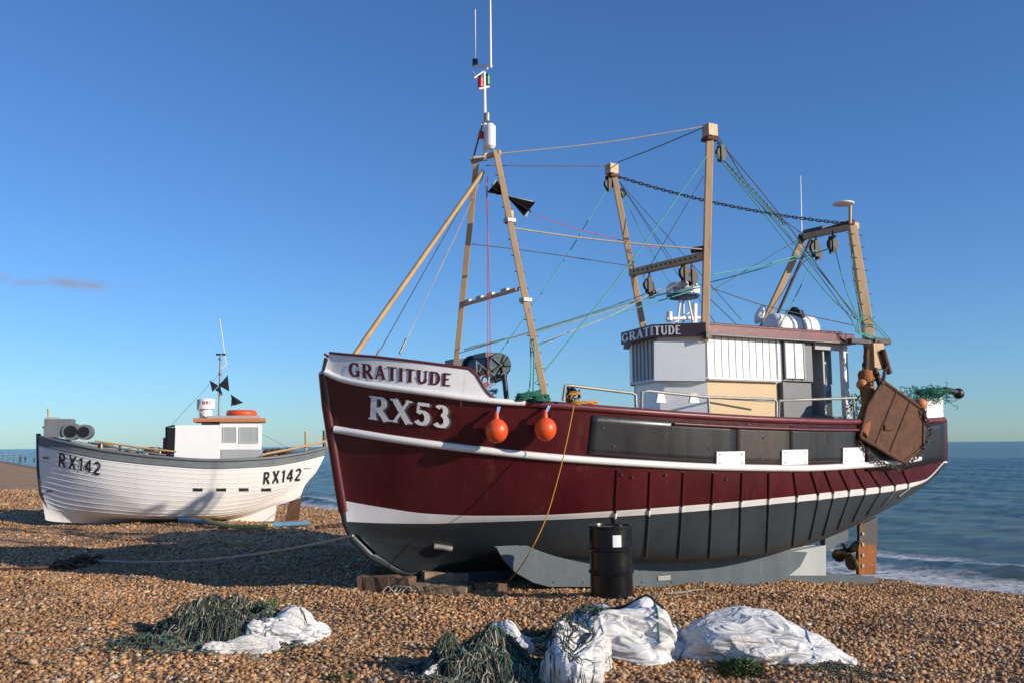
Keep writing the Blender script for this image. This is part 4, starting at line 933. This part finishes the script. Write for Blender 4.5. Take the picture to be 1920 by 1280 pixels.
def rough_box(part,a,c,wd,ht,mi=0,seed=0):
    d=(c-a); side=Vector((-d.y,d.x,0)).normalized(); up=Vector((0,0,1)); n=10; vs=[];fs=[]
    random.seed(seed)
    for i in range(n+1):
        q=a+d*(i/n)
        for (s_,t_) in ((-1,0),(1,0),(1,1),(-1,1)): vs.append(q+side*(s_*wd/2+random.uniform(-.012,.012))+up*(t_*ht+random.uniform(-.012,.012)-.02)+d.normalized()*random.uniform(-.02,.02))
    for i in range(n):
        for j in range(4): fs.append((i*4+j,i*4+(j+1)%4,i*4+4+(j+1)%4,i*4+4+j))
    fs+=[(0,1,2,3),(n*4+3,n*4+2,n*4+1,n*4)]
    part.add(vs,fs,mi)
tp=Part("timber_baulks",[timber,timber2,ropeT,ropeW])
rough_box(tp,G(678,1103),G(775,1106),.26,.2,0,1); rough_box(tp,G(700,1085),G(785,1084),.25,.22,0,2); rough_box(tp,G(775,1108),G(878,1112),.26,.12,1,3); rough_box(tp,G(790,1094),G(872,1096),.3,.2,1,4); rough_box(tp,G(884,1106),G(944,1104),.24,.12,0,5)
random.seed(3)
for k in range(14):
    q=G(715+random.random()*60,1108+random.random()*6,.02); tp.tube(smooth([q,q+Vector((.08,.02,.08)),q+Vector((.16,-.02,.02)),q+Vector((.22,.04,.05))],4),.010,3,5)
q=[G(560,1100,.02),G(620,1099,.02),G(700,1095,.2),G(800,1085,.25),G(822,1076,.25),G(828,1092,.2)]; tp.tube(smooth(q,6),.009,2,5)
tp.finish(bevel=.012)
hs=Part("hose_pipes",[paint("blue_hose",(.10,.22,.34),.6,.25),paint("yellow_hose",(.55,.42,.10),.6,.25),rust,darksteel])
hs.tube([G(336,979,.08),G(385,984,.09),G(430,991,.08)],.06,0,8); hs.tube(smooth([G(385,983,.12),G(430,993,.1),G(480,994,.09),G(520,989,.1)],5),.05,1,8); hs.tube([G(508,990,.09),G(578,986,.09)],.065,0,8)
for u in range(598,655,9): hs.ball(G(u,992-(u-598)*.12,.05),(.11,.06,.06),2 if u%2 else 3,8,6)
hs.finish()
cb=Part("winch_cable",[ropeW,rust,darksteel,wire])
cb.tube(smooth([G(-60,1075,.05),G(60,1070,.05),G(130,1064,.06)],5),.026,1,6)
for k,(u,v) in enumerate([(112,1066),(125,1062),(140,1058),(152,1056),(165,1054),(132,1068),(148,1064),(178,1056)]):
    q=G(u,v,.07); cb.tube([q+Vector((.12*math.cos(a),.06*math.sin(a)*(1 if k%2 else .4),.06*math.sin(a+k))) for a in np.linspace(0,6.28,10)[:-1]],.028,1,5,0,True)
pA=G(178,1056,.06); pB=B(662,1003,.12)
cb.tube([pA.lerp(pB,k/20)-Vector((0,0,.30*4*(k/20)*(1-k/20)*.5)) for k in range(21)],.018,0,6)
cb.tube(smooth([G(500,1013,.1),G(480,1030,.04),G(450,1045,.04),G(400,1060,.03),G(345,1062,.03)],5),.011,0,5)
cb.finish()
def mound(part,c,a,b_,h,seed,mi,rot=0):
    n=60; vs=[];fs=[]; ca_,sa_=math.cos(rot),math.sin(rot)
    for i in range(n+1):
        for j in range(n+1):
            X=-1+2*i/n; Y=-1+2*j/n; r2=X*X+Y*Y; k=max(0,1-r2)**.7
            z=h*k*(1+.6*noise.fractal(Vector((X*2.2+seed,Y*2.2,seed)),.8,2,4))+(.04*noise.noise(Vector((X*12,Y*12,seed))) if k>0 else 0)
            x=X*a*ca_-Y*b_*sa_; y=X*a*sa_+Y*b_*ca_
            vs.append(Vector((c.x+x,c.y+y,float(gz(c.x+x,c.y+y))+z-.03)))
    for i in range(n):
        for j in range(n): q=i*(n+1)+j; fs.append((q,q+1,q+n+2,q+n+1))
    part.add(vs,fs,mi,True)
    return BVHTree.FromPolygons(vs,fs)
def strands(part,bv,c,a,b_,cnt,mis,rmin,rmax,rot=0):
    for k in range(cnt):
        an=random.uniform(0,6.28); rr_=math.sqrt(random.random())*1.05; X=rr_*math.cos(an)*a; Y=rr_*math.sin(an)*b_
        x=c.x+X*math.cos(rot)-Y*math.sin(rot); y=c.y+X*math.sin(rot)+Y*math.cos(rot); hd=random.uniform(0,6.28); pts=[]
        for j in range(random.randint(6,18)):
            l_,_,_,_=bv.ray_cast(Vector((x,y,5)),Vector((0,0,-1))); z=(l_.z if l_ else float(gz(x,y)))
            pts.append(Vector((x,y,max(z,float(gz(x,y)))+random.uniform(.0,.035)))); hd+=random.uniform(-.8,.8); x+=.04*math.cos(hd); y+=.04*math.sin(hd)
        part.tube(pts,random.uniform(rmin,rmax),random.choice(mis),4)
def sack(part,c,dims,rot,seed,mi=0,tie=.0,fold=.16):
    # slack woven bag: sagging pillow body, pleats gathering towards a tied neck at +x
    w_,d_,h_=dims; bm=bmesh.new(); bmesh.ops.create_icosphere(bm,subdivisions=7,radius=1)
    ca_,sa_=math.cos(rot),math.sin(rot); vs=[]
    for v in bm.verts:
        p=v.co.copy()
        tx=max(0,p.x); tp_=1-tie*tx**1.6
        if p.x>.95: tp_+=(p.x-.95)*5*tie
        sx_=math.copysign(abs(p.x)**.85,p.x); sy_=math.copysign(abs(p.y)**.8,p.y)
        wx=p.x+.3*noise.noise(p*1.5+Vector((seed,0,0))); wy=p.y+.3*noise.noise(p*1.5+Vector((0,seed,5)))
        pil=abs(noise.noise(Vector((wx*1.5+seed,wy*2.1,p.z*1.9+seed*2))))
        wr_=abs(noise.noise(Vector((wx*2.2-seed,wy*5.0+2*p.z,p.z*4+seed))))
        rd_=max(0,1-3*abs(noise.noise(Vector((wx*2.0+2*seed,wy*4.2-1.5*p.z,p.z*3.4-seed)))))
        lo_=noise.noise(Vector((p.x*1.3+seed*3,p.y*1.3,p.z*1.3)))
        ang=math.atan2(p.z+.25,p.y); pl=math.sin(ang*13+2.5*noise.noise(p*2+Vector((seed,1,1))))*(.015+.085*tx**1.3)*(1 if tie>0 else .35)
        k=.88+fold*1.6*pil+fold*.6*wr_+fold*.30*rd_*rd_+.5*lo_+pl
        z=p.z*k*tp_; z=z if z>-.15 else -.15+(z+.15)*.15
        X=sx_*w_*(1+.18*lo_+.12*(pil-.2)); Y=sy_*d_*k*tp_
        xx_=c.x+X*ca_-Y*sa_; yy_=c.y+X*sa_+Y*ca_
        vs.append(Vector((xx_,yy_,float(gz(xx_,yy_))+(z+.13)*h_)))
    fs=[tuple(q.index for q in f.verts) for f in bm.faces]; bm.free(); part.add(vs,fs,mi,True)
    return BVHTree.FromPolygons(vs,fs)
random.seed(11)
NM=[netD,netO,ropeT,ropeW,sackm,netG]
p=Part("fishing_net_heap",NM)
c=G(425,1196); bv=mound(p,c,.80,.42,.33,2.0,0); strands(p,bv,c,.82,.45,620,[0,1,1,1,2,3,1,0,0],.003,.008)
c2=G(300,1212); bv2=mound(p,c2,.45,.2,.1,4.0,1); strands(p,bv2,c2,.5,.22,120,[0,1,2,1],.003,.008)
b5=sack(p,G(540,1198),(.42,.24,.26),.25,3.3,4,.35,.28); sack(p,G(455,1220),(.38,.09,.10),.3,7.3,4,.3,.4); strands(p,b5,G(500,1190),.22,.18,60,[1,2,0],.003,.006); p.finish()
p=Part("net_sack",[sackm,ropeT,black,netD,netO]); c=G(1170,1222); bv=sack(p,c,(.60,.34,.38),-.1,1.7,0,.25,.24)
pts=[]
for a in np.linspace(-.45,.5,12):
    x=c.x+a; y=c.y+.05; l_,_,_,_=bv.ray_cast(Vector((x,y-.2*a,5)),Vector((0,0,-1)));  pts.append((l_ if l_ else Vector((x,y,.1)))+Vector((0,0,.012)))
p.tube(smooth(pts,3),.011,2,6)
pts=[]
for a in np.linspace(-.34,.3,12):
    l_,_,_,_=bv.ray_cast(Vector((c.x+.3+.05*a,c.y+a,5)),Vector((0,0,-1)))
    if l_: pts.append(l_+Vector((0,0,.01)))
if len(pts)>2: p.tube(smooth(pts,3),.010,1,6)
strands(p,bv,c+Vector((-.42,.1,0)),.2,.2,50,[3,4,1],.003,.006)
p.finish()
p=Part("net_sack",[sackm,ropeB,netO]); c=G(1425,1235); bv=sack(p,c,(.78,.29,.34),-.16,5.1,0,.62,.24)
pts=[]
for a in np.linspace(-.3,.25,12):
    l_,_,_,_=bv.ray_cast(Vector((c.x+.42,c.y-.07+a,5)),Vector((0,0,-1)))
    if l_: pts.append(l_+Vector((0,0,.008)))
if len(pts)>2: p.tube(smooth(pts,3),.008,1,6)
c3=G(1575,1258); bv=mound(p,c3,.25,.15,.07,2.,2); strands(p,bv,c3,.25,.14,90,[2],.002,.005); p.finish()
p=Part("net_sack",[sackm,netD,netO,ropeT,ropeW]); c=G(1085,1264); b6=sack(p,c,(.35,.25,.34),.9,8.3,0,.45,.26); c4=G(900,1262); bv=mound(p,c4,.54,.34,.30,6.0,1); strands(p,bv,c4,.56,.36,560,[1,2,2,3,4,1,1],.003,.008)
strands(p,b6,c+Vector((-.2,0,0)),.16,.2,50,[1,2,3],.003,.006)
sack(p,G(950,1222),(.30,.10,.19),-.5,9.9,0,.3,.35); sack(p,G(840,1266),(.22,.06,.08),.5,4.4,0,.2,.4); p.finish()
p=Part("fishing_net_heap",[netD,netO,ropeT]); c=G(1085,1192); bv=mound(p,c,.38,.22,.22,3.0,0,.5); strands(p,bv,c,.4,.24,260,[0,1,1,2],.003,.008,.5); p.finish()
def plant(name,u,v,r_,cnt,hh):
    p=Part(name,[leafm]); c=G(u,v)
    for k in range(cnt):
        a=random.uniform(0,6.28); q=math.sqrt(random.random())*r_; x=c.x+q*math.cos(a); y=c.y+q*.7*math.sin(a); z=float(gz(x,y))+hh*random.random()*(1-(q/r_)**2*.7)
        d=Vector((math.cos(a)+random.uniform(-.6,.6),math.sin(a)+random.uniform(-.6,.6),random.uniform(.1,1.2))).normalized(); s_=d.cross(Vector((random.random(),random.random(),1))).normalized(); l_=random.uniform(.02,.05); o_=Vector((x,y,z))
        p.add([o_,o_+d*l_*.5+s_*l_*.3,o_+d*l_,o_+d*l_*.5-s_*l_*.3],[(0,1,2,3)])
    p.finish()
plant("sea_kale",1385,1262,.2,600,.12); plant("sea_kale",1000,1195,.12,150,.1); plant("sea_kale",640,1275,.12,90,.05)
p=Part("weed_tuft",[leafm]); c=G(470,1190)
for k in range(600):
    x=c.x+random.gauss(0,.18); y=c.y+random.gauss(0,.1); z=float(gz(x,y))+.25+random.random()*.07; o_=Vector((x,y,z)); d=Vector((random.uniform(-1,1),random.uniform(-1,1),random.uniform(0,1))).normalized(); s_=d.orthogonal().normalized(); l_=random.uniform(.02,.04)
    p.add([o_,o_+d*l_*.5+s_*l_*.3,o_+d*l_,o_+d*l_*.5-s_*l_*.3],[(0,1,2,3)])
p.finish()
p=Part("beach_litter",[ropeT,ropeW,timber,ropeO,darksteel])
for k in range(46):
    u=random.uniform(20,1900); v=random.uniform(1085,1275); q=G(u,v,.03); hd=random.uniform(0,6.28); pts=[q]; mi=random.choice([0,1,1,2,2,4,3]) if k%9==0 else random.choice([0,1,2,4])
    for j in range(random.randint(2,7)):
        hd+=random.uniform(-.7,.7)*(0 if mi==2 else 1); x=pts[-1].x+.035*math.cos(hd); y=pts[-1].y+.035*math.sin(hd); pts.append(Vector((x,y,float(gz(x,y))+random.uniform(.02,.045))))
    p.tube(pts,random.uniform(.003,.007),mi,5)
for (u,v) in [(1560,1088),(1250,1116),(1265,1114),(1290,1110)]:
    q=G(u,v,.03); p.tube([q,q+Vector((.25,.03,.01))],.012,1,6)
p.finish()
# ---------------- distance: walkers and railing
def person(u,v,hd,coat,trou,skinm):
    c=G(u,v); f_=Vector((math.cos(hd),math.sin(hd),0)); s_=Vector((-f_.y,f_.x,0)); Z=Vector((0,0,1))
    p=Part("person",[coat,trou,skinm])
    for sg,st in ((1,.18),(-1,-.2)):
        hip=c+Z*.88+s_*.09*sg; kn=c+Z*.48+s_*.1*sg+f_*st*.7; an_=c+Z*.08+s_*.1*sg+f_*st; p.tube([hip,kn,an_],[.095,.07,.045],1,8); p.tube([an_-f_*.05-Z*.02,an_+f_*.18-Z*.04],[.05,.035],1,6)
        sh_=c+Z*1.42+s_*.2*sg; el=c+Z*1.14+s_*.25*sg-f_*st*.4; hn=c+Z*.88+s_*.24*sg-f_*st*.9; p.tube([sh_,el,hn],[.06,.05,.035],0,8); p.ball(hn-Z*.05,(.04,.04,.07),2,8,6)
    p.tube([c+Z*.82,c+Z*1.0,c+Z*1.2,c+Z*1.42,c+Z*1.5],[.15,.16,.18,.19,.07],0,12); p.tube([c+Z*1.46,c+Z*1.56],.055,2,8); p.ball(c+Z*1.65,(.085,.095,.12),2,12,8); p.ball(c+Z*1.69-f_*.02,(.09,.1,.1),1,12,8)
    p.finish()
skinm=paint("skin",(.5,.3,.22),.6,.1)
person(38,868,2.6,darksteel,lettd,skinm); person(47,867,2.4,maroon,lettd,skinm); person(64,869,.3,hullgrey,lettd,skinm)
p=Part("sea_railing",[palegrey,midgrey])
a=E+ray(-60,862)*190; c=E+ray(36,862)*230; a.z=SEAZ; c.z=SEAZ
for k in range(9):
    q=a.lerp(c,k/8); p.box(q+Vector((0,0,.8)),Vector((.07,0,0)),Vector((0,.07,0)),Vector((0,0,1.0)),1)
for z in (1.1,1.7): p.tube([a+Vector((0,0,z)),c+Vector((0,0,z))],.05,0,6)
p.finish()
